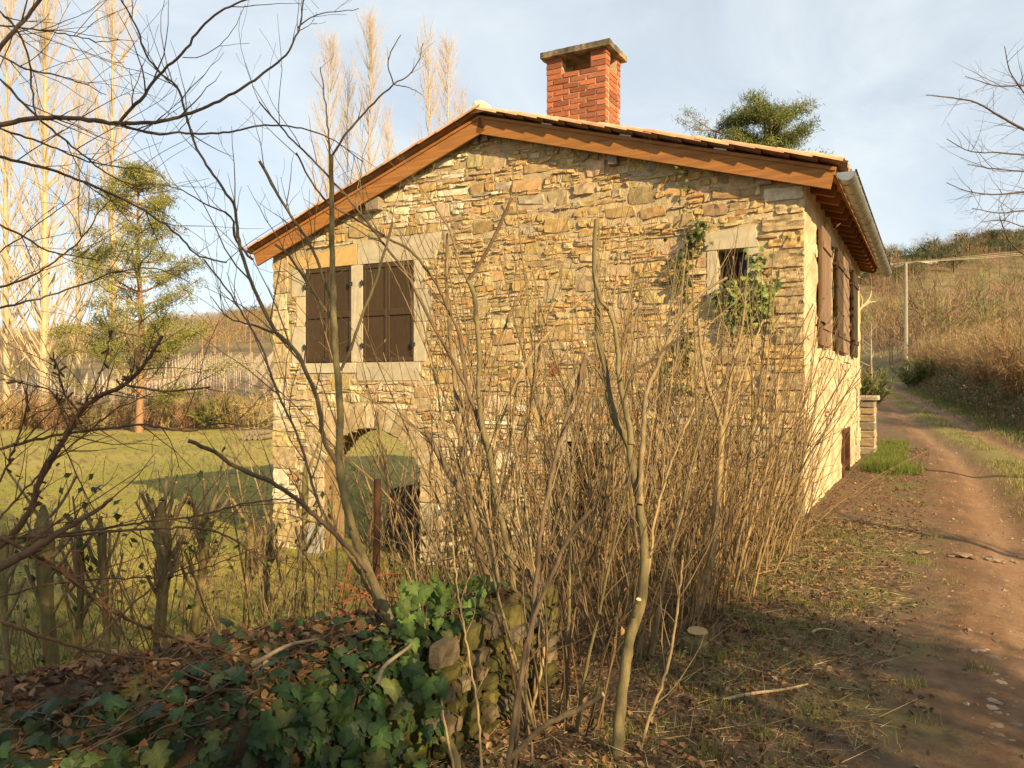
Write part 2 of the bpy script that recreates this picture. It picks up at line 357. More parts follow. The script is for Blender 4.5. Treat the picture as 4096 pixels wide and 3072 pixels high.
# openings on the gable (u0,u1,z0,z1)
shL0 = on_v(660, 690)[0]; shL1 = on_v(759, 690)[0]; shR0 = on_v(784, 690)[0]; shR1 = on_v(894, 690)[0]; SHT, SHB = 3.53, 1.95
sw0 = on_v(1549, 570)[0]; sw1 = on_v(1613, 570)[0]; SWT, SWB = on_v(1580, 538)[1], on_v(1580, 622)[1]
ar0 = on_v(700, 1000)[0]; ar1 = on_v(908, 1000)[0]; ARC = 0.5 * (ar0 + ar1); ARW = 0.5 * (ar1 - ar0); ASP, ACR = on_v(700, 1000)[1], on_v(800, 925)[1]
ARR = (ARW**2 + (ACR - ASP)**2) / (2 * (ACR - ASP)); AZC = ACR - ARR
do0 = on_v(1222, 960)[0]; do1 = on_v(1322, 960)[0]; DOT, DOB = on_v(1270, 955)[1], -0.4
def in_open(u, z, g=0.0):
    u = np.asarray(u); z = np.asarray(z)
    o = (u > shL0 - g) & (u < shL1 + g) & (z > SHB - g) & (z < SHT + g)
    o |= (u > shR0 - g) & (u < shR1 + g) & (z > SHB - g) & (z < SHT + g)
    o |= (u > sw0 - g) & (u < sw1 + g) & (z > SWB - g) & (z < SWT + g)
    o |= (u > do0 - g) & (u < do1 + g) & (z > DOB - g) & (z < DOT + g)
    o |= (np.abs(u - ARC) < ARW + g) & (z < ASP) & (z > -3); o |= ((u - ARC)**2 + (z - AZC)**2 < (ARR + g)**2) & (z >= ASP - 0.02)
    return o
blocks = []
def gable_sheet(mb, v, rough, col, facing, top=0.10, left_open=False):
    us = np.unique(np.concatenate([np.arange(UL, 0, 0.06), [UL, 0, shL0, shL1, shR0, shR1, sw0, sw1, do0, do1]])); zs = np.unique(np.concatenate([np.arange(-1.7, za, 0.06), [SHB, SHT, SWB, SWT, DOT, DOB]]))
    U, Z = np.meshgrid(us, zs); zt = zroof(U) - top; Zc = np.minimum(Z, zt)
    V = v - facing * (rough * (fbm(U * 9, Z * 9, 4) - 0.5) - rough * .02) + 0 * U
    V[:, [0, -1]] = v
    if facing > 0:
        for b0, b1, c0, c1 in blocks: V = np.where((U > b0 - .03) & (U < b1 + .03) & (Z > c0 - .03) & (Z < c1 + .03), v + .003, V)
    n = len(us); q = np.array([[i * n + j, i * n + j + 1, (i + 1) * n + j + 1, (i + 1) * n + j] for i in range(len(zs) - 1) for j in range(n - 1)])
    if facing < 0: q = q[:, ::-1]
    uc = (U[:-1, :-1] + U[:-1, 1:] + U[1:, :-1] + U[1:, 1:]) / 4; zc = (Z[:-1, :-1] + Z[1:, 1:]) / 2
    keep = ~(in_open(uc, zc).ravel()) & ((Z[:-1, :-1] < zt[:-1, :-1]) | (Z[:-1, 1:] < zt[:-1, 1:])).ravel()
    c = np.clip(np.array(col)[None, None] * (1 + 0.5 * (fbm(U * .6, Z * .6, 6) - 0.5))[..., None], 0.01, 0.9)
    mb.add(np.stack([U, V, Zc], -1).reshape(-1, 3), q[keep], c.reshape(-1, 3))
# gable wall
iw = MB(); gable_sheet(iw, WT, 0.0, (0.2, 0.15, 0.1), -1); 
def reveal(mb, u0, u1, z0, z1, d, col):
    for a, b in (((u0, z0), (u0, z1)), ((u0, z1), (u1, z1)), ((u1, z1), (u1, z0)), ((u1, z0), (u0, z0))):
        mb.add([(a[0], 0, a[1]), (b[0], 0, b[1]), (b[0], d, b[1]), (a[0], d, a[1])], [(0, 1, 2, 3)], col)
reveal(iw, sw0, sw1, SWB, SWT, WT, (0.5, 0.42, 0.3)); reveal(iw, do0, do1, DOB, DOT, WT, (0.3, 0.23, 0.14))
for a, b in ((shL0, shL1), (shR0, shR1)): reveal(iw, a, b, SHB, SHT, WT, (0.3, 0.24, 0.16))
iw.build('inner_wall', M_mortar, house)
# arch soffit and jambs
a0 = math.asin(min(1, ARW / ARR)); na = 18
pts = [(ar0, -1.7), (ar0, ASP)] + [(ARC + ARR * math.sin(-a0 + 2 * a0 * i / na), AZC + ARR * math.cos(-a0 + 2 * a0 * i / na)) for i in range(1, na)] + [(ar1, ASP), (ar1, -1.7)]
sm = MB(); nv = 5
vv = np.array([[(p[0] + rng.normal(0, .012), WT * j / (nv - 1), p[1] + rng.normal(0, .012)) for j in range(nv)] for p in pts]).reshape(-1, 3)
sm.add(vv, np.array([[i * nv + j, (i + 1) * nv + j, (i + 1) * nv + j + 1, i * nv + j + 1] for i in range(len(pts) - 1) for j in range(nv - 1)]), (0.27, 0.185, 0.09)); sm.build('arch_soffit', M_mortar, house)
# other walls and the cellar behind the arch
ow = MB(); dk = (0.38, 0.3, 0.19)
HT = lambda u: float(zroof(u)) - 0.1
lw0, lw1, lwt = 0.95, 5.2, 1.1                                     # wide opening in the left wall: the lawn is seen through it
box(ow, (UL, 0.02, -1.7), (UL + 0.45, lw0, HT(UL)), dk); box(ow, (UL, lw1, -1.7), (UL + 0.45, VB, HT(UL)), dk); box(ow, (UL, lw0, lwt), (UL + 0.45, lw1, HT(UL)), dk)
us = [UL, ua, 0]
ow.add([(UL, VB, -1.7), (0, VB, -1.7), (0, VB, HT(0)), (ua, VB, za - .1), (UL, VB, HT(UL))], [(4, 3, 2, 1, 0)], dk)
ow.build('rear_wall', M_mortar, house)
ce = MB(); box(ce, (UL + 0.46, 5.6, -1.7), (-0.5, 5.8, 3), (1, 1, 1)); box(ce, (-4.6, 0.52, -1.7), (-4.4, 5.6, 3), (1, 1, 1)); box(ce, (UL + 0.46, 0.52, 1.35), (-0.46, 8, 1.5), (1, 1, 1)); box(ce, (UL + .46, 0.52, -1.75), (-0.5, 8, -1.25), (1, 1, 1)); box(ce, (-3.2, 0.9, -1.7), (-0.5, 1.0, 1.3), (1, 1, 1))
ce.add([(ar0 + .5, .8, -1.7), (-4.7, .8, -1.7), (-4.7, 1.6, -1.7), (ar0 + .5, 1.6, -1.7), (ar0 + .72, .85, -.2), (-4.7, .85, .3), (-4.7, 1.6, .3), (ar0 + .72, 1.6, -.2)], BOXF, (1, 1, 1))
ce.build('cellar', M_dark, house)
# side wall with window and cellar hatch openings
def sv(x): return on_u(x, 600)[0]
sh_edges = [sv(1764), sv(1782), sv(1799), sv(1810), sv(1823), sv(1834), sv(1845)]
w1a, w1b = sh_edges[1] + .02, sh_edges[1] + 0.95; w2a, w2b = sh_edges[4] + 0.0, sh_edges[4] + 0.95
SST = on_u(1765, 490)[1]; SSB = on_u(1770, 748)[1]
ha0, ha1 = on_u(1818, 1000)[0], on_u(1831, 1000)[0]; HAT = on_u(1824, 930)[1]
pm = MB()
vs = np.unique(np.concatenate([np.arange(0, VB, 0.07), [VB, w1a, w1b, w2a, w2b, ha0, ha1]])); zs = np.unique(np.concatenate([np.arange(-0.8, HT(0), 0.07), [HT(0), SST, SSB, HAT]]))
V, Z = np.meshgrid(vs, zs); X = 0.02 * (fbm(V * 5, Z * 5, 14) - 0.5) + 0.018 * sstep(0.55, 0.62, fbm(V * 3.2, Z * 6, 17, 2)); X[:, 0] = 0; n = len(vs)
q = np.array([[i * n + j, i * n + j + 1, (i + 1) * n + j + 1, (i + 1) * n + j] for i in range(len(zs) - 1) for j in range(n - 1)])
vc = (V[:-1, :-1] + V[:-1, 1:]) / 2; zc = (Z[:-1, :-1] + Z[1:, :-1]) / 2
op = lambda a, b, c, d: ((vc > a) & (vc < b) & (zc > c) & (zc < d)).ravel()
keep = ~(op(w1a, w1b, SSB, SST) | op(w2a, w2b, SSB, SST) | op(ha0, ha1, -1, HAT))
pm.add(np.stack([X, V, Z], -1).reshape(-1, 3), q[keep]); side_o = pm.build('side_wall', M_plaster, house)

# ------------------------------------------------------------------ rubble stones of the gable
OCH, TAN, CRM, BRN, ORG, GRY, WHT = [np.array(c) for c in ((.48, .325, .135), (.48, .355, .19), (.56, .45, .27), (.35, .24, .125), (.47, .275, .105), (.40, .325, .22), (.64, .55, .38))]
def stone_col(u, z):
    fr = (u - UL) / -UL
    w = {'o': 1.2 + 1.7 * fr * (z > 1.6), 't': 2.2, 'c': 0.45, 'b': 0.2 + 0.5 * (fr > .7), 'r': 0.25, 'g': 0.22, 'w': 0.04}
    if z < 2.0 and fr < 0.55: w['c'] += 2.4; w['w'] += .55; w['o'] *= .6
    if fr < 0.12: w['c'] += 1.0
    if fr > .35 and z > 1.3: w['c'] *= .35; w['w'] *= .5; w['o'] += 1.6
    cx_, cz_ = on_v(890, 420)
    if (abs(u - cx_) < 0.95 and abs(z - cz_) < 0.62): w['w'] += 4; w['c'] += 3
    if z < 1.2 and fr > 0.7: w['b'] += 1.6; w['g'] += 1
    ks = list(w); p = np.array([w[k] for k in ks]); i = rng.choice(len(ks), p=p / p.sum())
    c = {'o': OCH, 't': TAN, 'c': CRM, 'b': BRN, 'r': ORG, 'g': GRY, 'w': WHT}[ks[i]]
    return np.clip(c * (1 + rng.normal(0, 0.11)) * (1 + rng.normal(0, .04, 3)), .03, .85)
def stone(mb, quad, h, col, nx=6, ny=4, rough=0.012, rnd=0.13, frame='g', flat=False):
    """a rough stone proud of the wall; quad = corners (u,z) from bottom left, anticlockwise"""
    q = np.array(quad, float); bv = .004 if flat else .006; ex = min(.25, bv / max(abs(q[1][0] - q[0][0]), .03) * 2); et = min(.3, bv / max(abs(q[3][1] - q[0][1]), .03) * 2); s = np.r_[-1, np.linspace(-1 + ex, 1 - ex, nx - 1), 1]; t = np.r_[-1, np.linspace(-1 + et, 1 - et, ny - 1), 1]; s_, t_ = np.meshgrid(s, t)
    S2 = s_ * np.sqrt(1 - rnd * t_**4); T2 = t_ * np.sqrt(1 - rnd * s_**4); a = (S2 + 1) / 2; b = (T2 + 1) / 2
    p = ((1 - a) * (1 - b))[..., None] * q[0] + (a * (1 - b))[..., None] * q[1] + (a * b)[..., None] * q[2] + ((1 - a) * b)[..., None] * q[3]
    edge = np.maximum(np.abs(s_), np.abs(t_)); inside = edge < 0.999
    p = p + (0.02 if flat else 0.13) * rng.normal(0, 1, p.shape) * np.abs(q[2] - q[0])[None, None] / np.array([nx, ny]) * 1.3 * np.where(inside, 1, .55)[..., None]
    tilt = rng.normal(0, 0.0 if flat else 0.4, 2); d = h * (1 + 0.5 * tilt[0] * s_ + 0.5 * tilt[1] * t_) + rng.normal(0, rough, s_.shape)
    d = np.where(inside, np.maximum(d, h * 0.2), -0.009)
    sx = q[1][0] - q[0][0]
    v = np.stack([p[..., 0], -d, p[..., 1]], -1) if frame == 'g' else np.stack([d, p[..., 0], p[..., 1]], -1)
    n = nx + 1; f = np.array([[i * n + j, i * n + j + 1, (i + 1) * n + j + 1, (i + 1) * n + j] for i in range(ny) for j in range(nx)])
    mb.add(v.reshape(-1, 3), f, col)
# dressed pieces first (they block the rubble); rect = (u0,u1,z0,z1)
dressed = []
def dress(name, u0, u1, z0, z1, col, proud=0.022, rough=0.002, label=None, quad=None):
    q = quad or [(u0, z0), (u1, z0), (u1, z1), (u0, z1)]; dressed.append((name, q, col, proud, rough, label)); blocks.append((u0, u1, z0, z1))
cP = np.array((.47, .40, .27)); cO = np.array((.55, .36, .14))
l0 = on_v(618, 560)[0]; l1 = on_v(772, 540)[0]; l2 = on_v(948, 520)[0]
dress('lintel', l0, l1 - .008, SHT, on_v(700, 533)[1], cO, label='orange stone lintel over the shuttered window', quad=[(l0 + .28, SHT), (l1 - .008, SHT), (l1 - .008, on_v(770, 528)[1]), (l0, on_v(625, 560)[1] - .02)])
dress('lintel', l1 + .004, l2, SHT, SHT + .40, cP, quad=[(l1 + .004, SHT), (l2 - .05, SHT), (l2 + .06, SHT + .40), (l1 + .004, SHT + .36)])
dress('mullion', shL1, shR0, SHB, SHT, cP * 1.05)
zt_ = SHB
for k, hgt in enumerate((0.62, 0.50, SHT - SHB - 1.128)):
    w_ = (.22, .34, .20)[k]; dress('jamb', shR1, shR1 + w_, zt_, zt_ + hgt, cP * (1, .95, 1.03)[k]); w_ = (.30, .20, .30)[k]; dress('jamb', shL0 - w_, shL0, zt_, zt_ + hgt, (cP * 1.1, CRM, cP)[k]); zt_ += hgt + .004
dress('sill', shL0 - .1, shL1 + .1, SHB - .17, SHB - .004, cP * 1.1, .035); dress('sill', shL1 + .12, shR1 + .12, SHB - .30, SHB - .004, cP * .95, .03)
a0_, a1_ = on_v(1519, 500)[0], on_v(1636, 500)[0]
dress('lintel', a0_, a1_, SWT, on_v(1580, 492)[1], cP * 1.02, .03, label='grey stone lintel over the small barred window', quad=[(a0_ + .03, SWT + .0), (a1_ + .02, SWT), (a1_ - .02, on_v(1610, 488)[1]), (a0_, on_v(1530, 508)[1])])
dress('jamb', a0_ + .05, sw0, SWB - .3, SWT - .004, cP); dress('jamb', sw1, sw1 + .2, SWB - .28, SWT - .004, cP); dress('sill', sw0 - .06, sw1 + .06, SWB - .16, SWB - .004, cP * .9, .04)
dl0, dl1 = on_v(1215, 930)[0], on_v(1330, 930)[0]
dress('lintel', dl0 - .05, dl1 + .05, DOT, DOT + .24, CRM * .95, label='pale lintel over the dark low opening behind the canes')
dress('jamb', do0 - .24, do0, DOB, DOT - .004, CRM * .8); dress('jamb', do1, do1 + .24, DOB, DOT - .004, CRM * .7)
dress('corner_stone', on_v(1650, 420)[0], -0.004, on_v(1690, 433)[1], on_v(1690, 405)[1], WHT, .03)
zz = -1.3; k = 0
while zz < HT(UL) - 0.1:
    h_ = rng.uniform(.2, .38); w_ = rng.uniform(.5, .75) if k % 2 else rng.uniform(.28, .4)
    if not (zz + h_ > SHB - .35 and w_ > .42): dress('quoin', UL - .015, UL + w_, zz, min(zz + h_, HT(UL) - .03) - .014, (CRM, TAN, WHT, CRM * np.array((1, .92, .7)))[int(rng.integers(4))] * rng.uniform(.9, 1.1), .022, .007)
    else: dress('quoin', UL - .015, UL + .33, zz, min(zz + h_, HT(UL) - .03) - .014, (CRM, TAN)[int(rng.integers(2))], .022, .007)
    zz += h_; k += 1
zz = -0.5; k = 0
while zz < on_v(1690, 433)[1] - .1:
    h_ = rng.uniform(.17, .27); w_ = rng.uniform(.42, .6) if k % 2 else rng.uniform(.24, .36); zt = min(zz + h_, on_v(1690, 433)[1]) - .016
    if zt - zz > .06: dress('quoin', -w_, 0.012, zz, zt, (TAN, OCH * 1.05, TAN * .9, OCH)[int(rng.integers(4))] * rng.uniform(.85, 1.08) if zz > .9 else (BRN * 1.35, TAN * .75, GRY)[int(rng.integers(3))], .028, .010)
    zz += h_; k += 1
gw = MB(); gable_sheet(gw, 0.0, 0.026, (0.50, 0.385, 0.22), 1); wall = gw.build('gable_wall', M_mortar, house)
for name, q, col, pr, rg, lab in dressed:
    m_ = MB(); fl_ = name not in ('quoin', 'corner_stone'); stone(m_, q, pr * (.4 if fl_ else .8), col, 9, 7, rg * (.5 if fl_ else 1), 0.02 if fl_ else .06, flat=fl_)
    o = m_.build(name, M_dressed if name not in ('quoin', 'corner_stone') else M_stone, house, centre=True)
    if lab: o['label'] = lab
# voussoirs of the arch
nvs = 17
for i in range(nvs):
    t0 = -a0 - .16 + (2 * a0 + .32) * i / nvs + .008; t1 = -a0 - .16 + (2 * a0 + .32) * (i + 1) / nvs - .008; r1 = ARR + rng.uniform(.30, .46)
    g = lambda t, r: (ARC + r * math.sin(t), AZC + r * math.cos(t)); m_ = MB()
    stone(m_, [g(t0, ARR), g(t1, ARR), g(t1, r1), g(t0, r1)], .018, (CRM, TAN, TAN)[int(rng.integers(3))] * rng.uniform(.8, 1.0), 4, 6, .006, .05, flat=True); m_.build('voussoir', M_stone, house, centre=True)
for sd in (-1, 1):
    zz = -1.3
    while zz < ASP - .12:
        h_ = rng.uniform(.22, .34); w_ = rng.uniform(.25, .5); u0, u1 = (ar0 - w_, ar0) if sd < 0 else (ar1, ar1 + w_); m_ = MB()
        stone(m_, [(u0, zz), (u1, zz), (u1, zz + h_ - .015), (u0, zz + h_ - .015)], .018, (CRM, TAN)[int(rng.integers(2))] * rng.uniform(.9, 1.05), 6, 5, .007, .08); m_.build('jamb', M_stone, house, centre=True); blocks.append((u0, u1, zz, zz + h_)); zz += h_
# rubble courses
stones = []; row = -1.35; ri = 0
for _ in range(420):                                                   # larger stones that break the courses
    w, h = rng.uniform(.20, .46), rng.uniform(.13, .24); u, z = rng.uniform(UL + .05, -w - .05), rng.uniform(-1.2, za - .4)
    if len(stones) > 95 or z + h > min(float(zroof(u)), float(zroof(u + w))) - .14: continue
    if any(u < b1 + .03 and u + w > b0 - .03 and z < c1 + .02 and z + h > c0 - .02 for b0, b1, c0, c1 in blocks): continue
    UU, ZZ = np.meshgrid(np.linspace(u - .02, u + w + .02, 7), np.linspace(z - .02, z + h + .02, 5))
    if in_open(UU, ZZ).any() or (((UU - ARC)**2 + (ZZ - AZC)**2 < (ARR + .4)**2) & (ZZ > ASP - .1)).any(): continue
    j = rng.normal(0, .018, 8); stones.append([(u + j[0], z + j[1]), (u + w + j[2], z + j[3]), (u + w + j[4], z + h + j[5]), (u + j[6], z + h + j[7])]); blocks.append((u, u + w, z, z + h))
while row < za:
    hgt = float(np.clip(rng.lognormal(math.log(.082), .33), .042, .18)); hgt = hgt if row > .2 else hgt * 1.1
    u = UL + rng.uniform(0, .2); wv = lambda uu, r_=row, i_=ri: r_ + .035 * (float(vnoise(uu * .9, r_ * .35, 41)) - .5) * 2 + .02 * (float(vnoise(uu * 3, r_ * .7, 5)) - .5)
    while u < -0.02:
        wd = float(np.clip(rng.lognormal(math.log(.17), .48), .06, .55)); u1 = min(u + wd, -0.01)
        j0, j1 = rng.normal(0, .022, 2); jj = rng.normal(0, .011, 4); q = [(u + .006, wv(u) + .005 + jj[0]), (u1 - .006, wv(u1) + .005 + jj[1]), (u1 - .006 + j1, wv(u1) + hgt - .005 + jj[2]), (u + .006 + j0, wv(u) + hgt - .005 + jj[3])]
        uc, zc_ = (u + u1) / 2, row + hgt / 2; bad = False
        for (b0, b1, c0, c1) in blocks:
            if u < b1 - .01 and u1 > b0 + .01 and row < c1 - .02 and row + hgt > c0 + .02:
                if b0 > u + .09: u1 = b0 - .004; q[1] = (u1, q[1][1]); q[2] = (u1, q[2][1])
                elif b1 < u1 - .09: u = b1 + .004; q[0] = (u, q[0][1]); q[3] = (u, q[3][1])
                else: bad = True
        uu = np.linspace(u, u1, 7); z5 = np.array([row - .02, row + hgt / 2, row + hgt + .01]); UU, ZZ = np.meshgrid(uu, z5)
        if in_open(UU, ZZ, 0.0).any() or (((UU - ARC)**2 + (ZZ - AZC)**2 < (ARR + .34)**2) & (ZZ > ASP - .1)).any(): bad = True
        if max(q[2][1], q[3][1]) > min(float(zroof(q[2][0])), float(zroof(q[3][0]))) - .13: bad = True
        if not bad and u1 - u > .05:
            if hgt > .105 and rng.random() < .28:
                f = rng.uniform(.4, .6); ml = (q[0][0], q[0][1] * (1 - f) + q[3][1] * f); mr_ = (q[1][0], q[1][1] * (1 - f) + q[2][1] * f)
                stones.append([q[0], q[1], (mr_[0], mr_[1] - .007), (ml[0], ml[1] - .007)]); stones.append([(ml[0], ml[1] + .007), (mr_[0], mr_[1] + .007), q[2], q[3]])
            else: stones.append(q)
        u = max(u1, u + .05)
    row += hgt; ri += 1
area = lambda q: abs((q[1][0] - q[0][0]) * (q[3][1] - q[0][1]))
def seen(q):
    # what shows largest in the photo: size, less where canes hide it
    return area(q) * (0.35 if (q[0][0] > -3.6 and q[0][1] < 1.1) or q[0][1] < -.9 else 1.0)
stones.sort(key=seen, reverse=True)
rest = MB()
for i, q in enumerate(stones):
    c = stone_col(q[0][0], q[0][1]); hh = float(np.clip(rng.normal(.013, .009), .003, .045)); rg = .0075
    if i < 300:
        m_ = MB(); stone(m_, q, hh, c, 6, 4, rg); m_.build('stone', M_stone, wall, centre=True)
    else: stone(rest, q, hh, c, 5, 4, rg)
o = rest.build('rubble_stone', M_stone, wall); o['kind'] = 'stuff'

# flush stones showing through the plaster of the side wall
ss = MB(); z = -.25
while z < 3.7:
    h = rng.uniform(.10, .2); v = .06
    while v < VB - .1:
        w = rng.uniform(.18, .5); pr = .55 if z < 1.9 else .12
        q = [(v + .012, z + .01), (v + w - .012, z + .01 + rng.normal(0, .01)), (v + w - .012, z + h - .01), (v + .012, z + h - .01 + rng.normal(0, .01))]
        vv_ = np.array([v, v + w / 2, v + w]); hit = any(((vv_ > a - .12) & (vv_ < b + .12)).any() and z + h > c - .15 and z < d + .2 for a, b, c, d in ((w1a, w1b, SSB, SST), (w2a, w2b, SSB, SST), (ha0, ha1, -1, HAT)))
        if rng.random() < pr and not hit: stone(ss, q, float(np.clip(rng.normal(.010, .005), .003, .02)), np.clip((CRM, TAN, TAN * 1.1, WHT * .9, GRY * 1.1)[int(rng.integers(5))] * rng.uniform(.85, 1.1), 0, .8), 6, 4, .006, .2, 's')
        v += w
    z += h
o = ss.build('rubble_stone', M_stone, side_o); o['kind'] = 'stuff'

# ------------------------------------------------------------------ roof
roof = MB(); V0, V1 = BV + 0.03, 8.9
sl_r = math.atan2(za - zr, ur - ua); sl_l = math.atan2(za - zl, ua - ul)
def slope_box(mb, side, s0, s1, v0, v1, n0, n1, col=(.5, .5, .5)):
    a = sl_r if side > 0 else sl_l; d = np.array([side * math.cos(a), 0, -math.sin(a)]); n = np.array([side * math.sin(a), 0, math.cos(a)]); o_ = np.array([ua, 0, za])
    v = [o_ + d * s + n * w + np.array([0, vv_, 0]) for w in (n0, n1) for (s, vv_) in ((s0, v0), (s1, v0), (s1, v1), (s0, v1))]
    mb.add(v, BOXF if side > 0 else [f[::-1] for f in BOXF], col)
LR = (ur - ua) / math.cos(sl_r); LL = (ua - ul) / math.cos(sl_l)
slope_box(roof, 1, 0.0, LR - .02, V0, V1, -.035, .0); slope_box(roof, -1, 0.0, LL - .02, V0, V1, -.035, .0)
roof_o = roof.build('roof', M_rafter, house)
for side, L, hb in ((1, LR, .255), (-1, LL, .25)):
    m_ = MB(); slope_box(m_, side, -.0, L, BV - .012, BV + .026, -hb, .004); slope_box(m_, side, 0.0, L, BV - .03, BV - .0125, -.04, .0)
    m_.build('bargeboard', M_board, house)
# rafters and boards under the right eave
ns = 17
for i in range(ns):
    v = 0.12 + i * (V1 - .35) / (ns - 1); m_ = MB(); s_in = (0 - ua) / math.cos(sl_r) - .25
    slope_box(m_, 1, s_in, LR - .06, v - .045, v + .045, -.19, -.036); m_.build('rafter', M_rafter, house)
for i in range(6):
    v = .3 + i * 1.55; m_ = MB(); slope_box(m_, -1, (ua - UL) / math.cos(sl_l) - .2, LL - .06, v - .04, v + .04, -.165, -.036); m_.build('rafter', M_rafter, house)
# beam ends under the bargeboard
for x, y, w, h, dv in ((1026, 297, .10, .19, -.07), (1046, 294, .10, .10, -.08), (1322, 343, .13, .14, -.11), (1650, 386, .16, .12, -.12), (803, 440, .26, .20, -.13)):
    u, z = on_v(x, y, dv); m_ = MB(); bevbox(m_, (u - w / 2, dv, z - h / 2), (u + w / 2, .3, z + h / 2), .008, jit=.004); m_.build('beam_end', M_oldwood, house, centre=True)
# canal tiles
def tile_mesh(name, w0=.20, w1=.165, L=.44, th=.014, up=1, seg=7):
    mb = MB(); v = []
    for yy, w in ((0, w0), (L, w1)):
        for r_ in (w / 2, w / 2 - th):
            for k in range(seg + 1):
                a = math.pi * k / seg; v.append((-r_ * math.cos(a), yy, up * r_ * math.sin(a) * .66))
    n = seg + 1; f = []
    for k in range(seg):
        f.append((k, k + 1, 2 * n + k + 1, 2 * n + k)); f.append((n + k + 1, n + k, 3 * n + k, 3 * n + k + 1)); f.append((k + 1, k, n + k, n + k + 1)); f.append((2 * n + k, 2 * n + k + 1, 3 * n + k + 1, 3 * n + k))
    f += [(0, 2 * n, 3 * n, n), (seg, n + seg, 3 * n + seg, 2 * n + seg)]
    mb.add(v, f); return mb.mesh(name, smooth=False)
TM = tile_mesh('tile'); TM.materials.append(M_tile)
def slope_mat(side, s, v, n, tilt=0.0, yaw=0.0):
    a = (sl_r if side > 0 else sl_l) ; d = Vector((side * math.cos(a), 0, -math.sin(a))); nn = Vector((side * math.sin(a), 0, math.cos(a)))
    y = -d; y = (y * math.cos(tilt) - nn * math.sin(tilt)); z = (nn * math.cos(tilt) - d * math.sin(tilt)); x = y.cross(z)
    r = Matrix((x, y, z)).transposed().to_4x4() @ Matrix.Rotation(yaw, 4, 'Z'); p = Vector((ua, v, za)) + d * s + nn * n; r.translation = p; return r
tv = np.zeros(len(TM.vertices) * 3, np.float32); TM.vertices.foreach_get('co', tv); tv = tv.reshape(-1, 3); tf = [tuple(p.vertices) for p in TM.polygons]
bulk = MB(); PITCH = .205
for side, L in ((1, LR), (-1, LL)):
    nrow = int(L / .345) + 1; exp = (L + .06) / nrow; ncol = int((V1 + .14 - (BV - .02)) / PITCH)
    for c in range(ncol):
        v = BV - .048 + c * PITCH
        for r in range(nrow):
            s = (r + 1) * exp + rng.normal(0, .008) + (.0 if side > 0 else 0); M_ = slope_mat(side, s, v + rng.normal(0, .005), .050 + rng.normal(0, .004), math.radians(-3.2), rng.normal(0, .02))
            if side > 0 and -3.82 < ua + (s - .2) * math.cos(sl_r) < -2.7 and .5 < v < 1.3: continue
            if c < 2: inst('tile', TM, roof_o, M_)
            else:
                R_ = np.array(M_); cc = np.clip(np.array((.50, .235, .11)) * rng.uniform(.75, 1.2), 0, .9); bulk.add(tv @ R_[:3, :3].T + R_[:3, 3], tf, cc)
            # channel tile between two covers
            if c < ncol - 1:
                M2 = slope_mat(side, s + .05, v + PITCH / 2, .088, math.radians(-2.4)); R_ = np.array(M2); t2 = tv.copy(); t2[:, 2] *= -.85
                bulk.add(t2 @ R_[:3, :3].T + R_[:3, 3], [f[::-1] for f in tf], np.array((.42, .19, .09)))
M_tileb = mat('roof_clay_bulk', None, 0.85, 0.3, 7, 0.4, 40, 0.006, col2=(0.40, 0.25, 0.14))
o = bulk.build('roof_tile', M_tileb, roof_o); o['kind'] = 'stuff'
RM = tile_mesh('ridge_tile', .27, .24, .46, .016); RM.materials.append(M_tile)
for i in range(22):
    v = BV - .03 + i * .41
    m4 = Matrix.Translation((ua, v, za + .085 + rng.normal(0, .004))) @ Matrix.Rotation(math.radians(2), 4, 'X'); inst('ridge_tile', RM, roof_o, m4)
m_ = MB(); g = [(ua + .17 * math.cos(t), BV - .05 + rng.normal(0, .006), za + .03 + .185 * math.sin(t)) for t in np.linspace(0, math.pi, 9)]; g2 = [(a, b + .13, c) for a, b, c in g]
m_.add([(ua, BV - .075, za + .08)] + g + g2, [(0, i + 1, i + 2) for i in range(8)] + [(0, 9, 1)] + [(i + 1, i + 10, i + 11, i + 2) for i in range(8)], (.72, .64, .48)); m_.build('ridge_mortar', M_pale, house)
for s in (1.05, 2.25, 3.55):                                           # dabs of pale mortar under the verge tiles
    m_ = MB(); slope_box(m_, 1, s, s + .16, BV - .035, BV + .05, .004, .022); o = m_.build('mortar_dab', M_pale, roof_o)

# ------------------------------------------------------------------ gutter
gut = MB(); GUo = ur + .105; GZo = float(on_v(1828, 372, BV)[1]); gr = .105; gs = np.linspace(math.pi, 2 * math.pi, 13); gv = np.linspace(BV - .03, V1 + .05, 30)
def garc(r, u0=GUo, z0=GZo): return [(u0 + r * math.cos(a), z0 + r * math.sin(a)) for a in gs]
pts = garc(gr) + garc(gr - .006)[::-1]; n = len(pts)
vv = [(p[0], v, p[1] - .004 * v) for v in gv for p in pts]; f = [(i * n + k, i * n + (k + 1) % n, (i + 1) * n + (k + 1) % n, (i + 1) * n + k) for i in range(len(gv) - 1) for k in range(n)]
gut.add(vv, f); e = garc(gr - .001); gut.add([(p[0], BV - .028, p[1]) for p in e], [tuple(range(len(e)))]); e2 = [(p[0], V1 + .045, p[1] - .036) for p in e]; gut.add(e2, [tuple(range(len(e)))[::-1]])
gut_o = gut.build('gutter', M_zinc, house, smooth=False)
br = MB(); tubes(br, np.array([[(p[0], 0, p[1]) for p in garc(gr + .004)]]), np.full((1, 13), .006), 5, (.5, .5, .5)); BM = br.mesh('bracket'); BM.materials.append(M_zinc)
for i in range(17): v = BV + .22 + i * .53; inst('bracket', BM, gut_o, loc=(0, v, -.004 * v))
bd = MB(); tubes(bd, np.array([[(GUo + gr + .004, v, GZo + .006 - .004 * v) for v in gv]]), np.full((1, 30), .012), 6, (.5, .5, .5)); bd.build('gutter_bead', M_rust, gut_o)
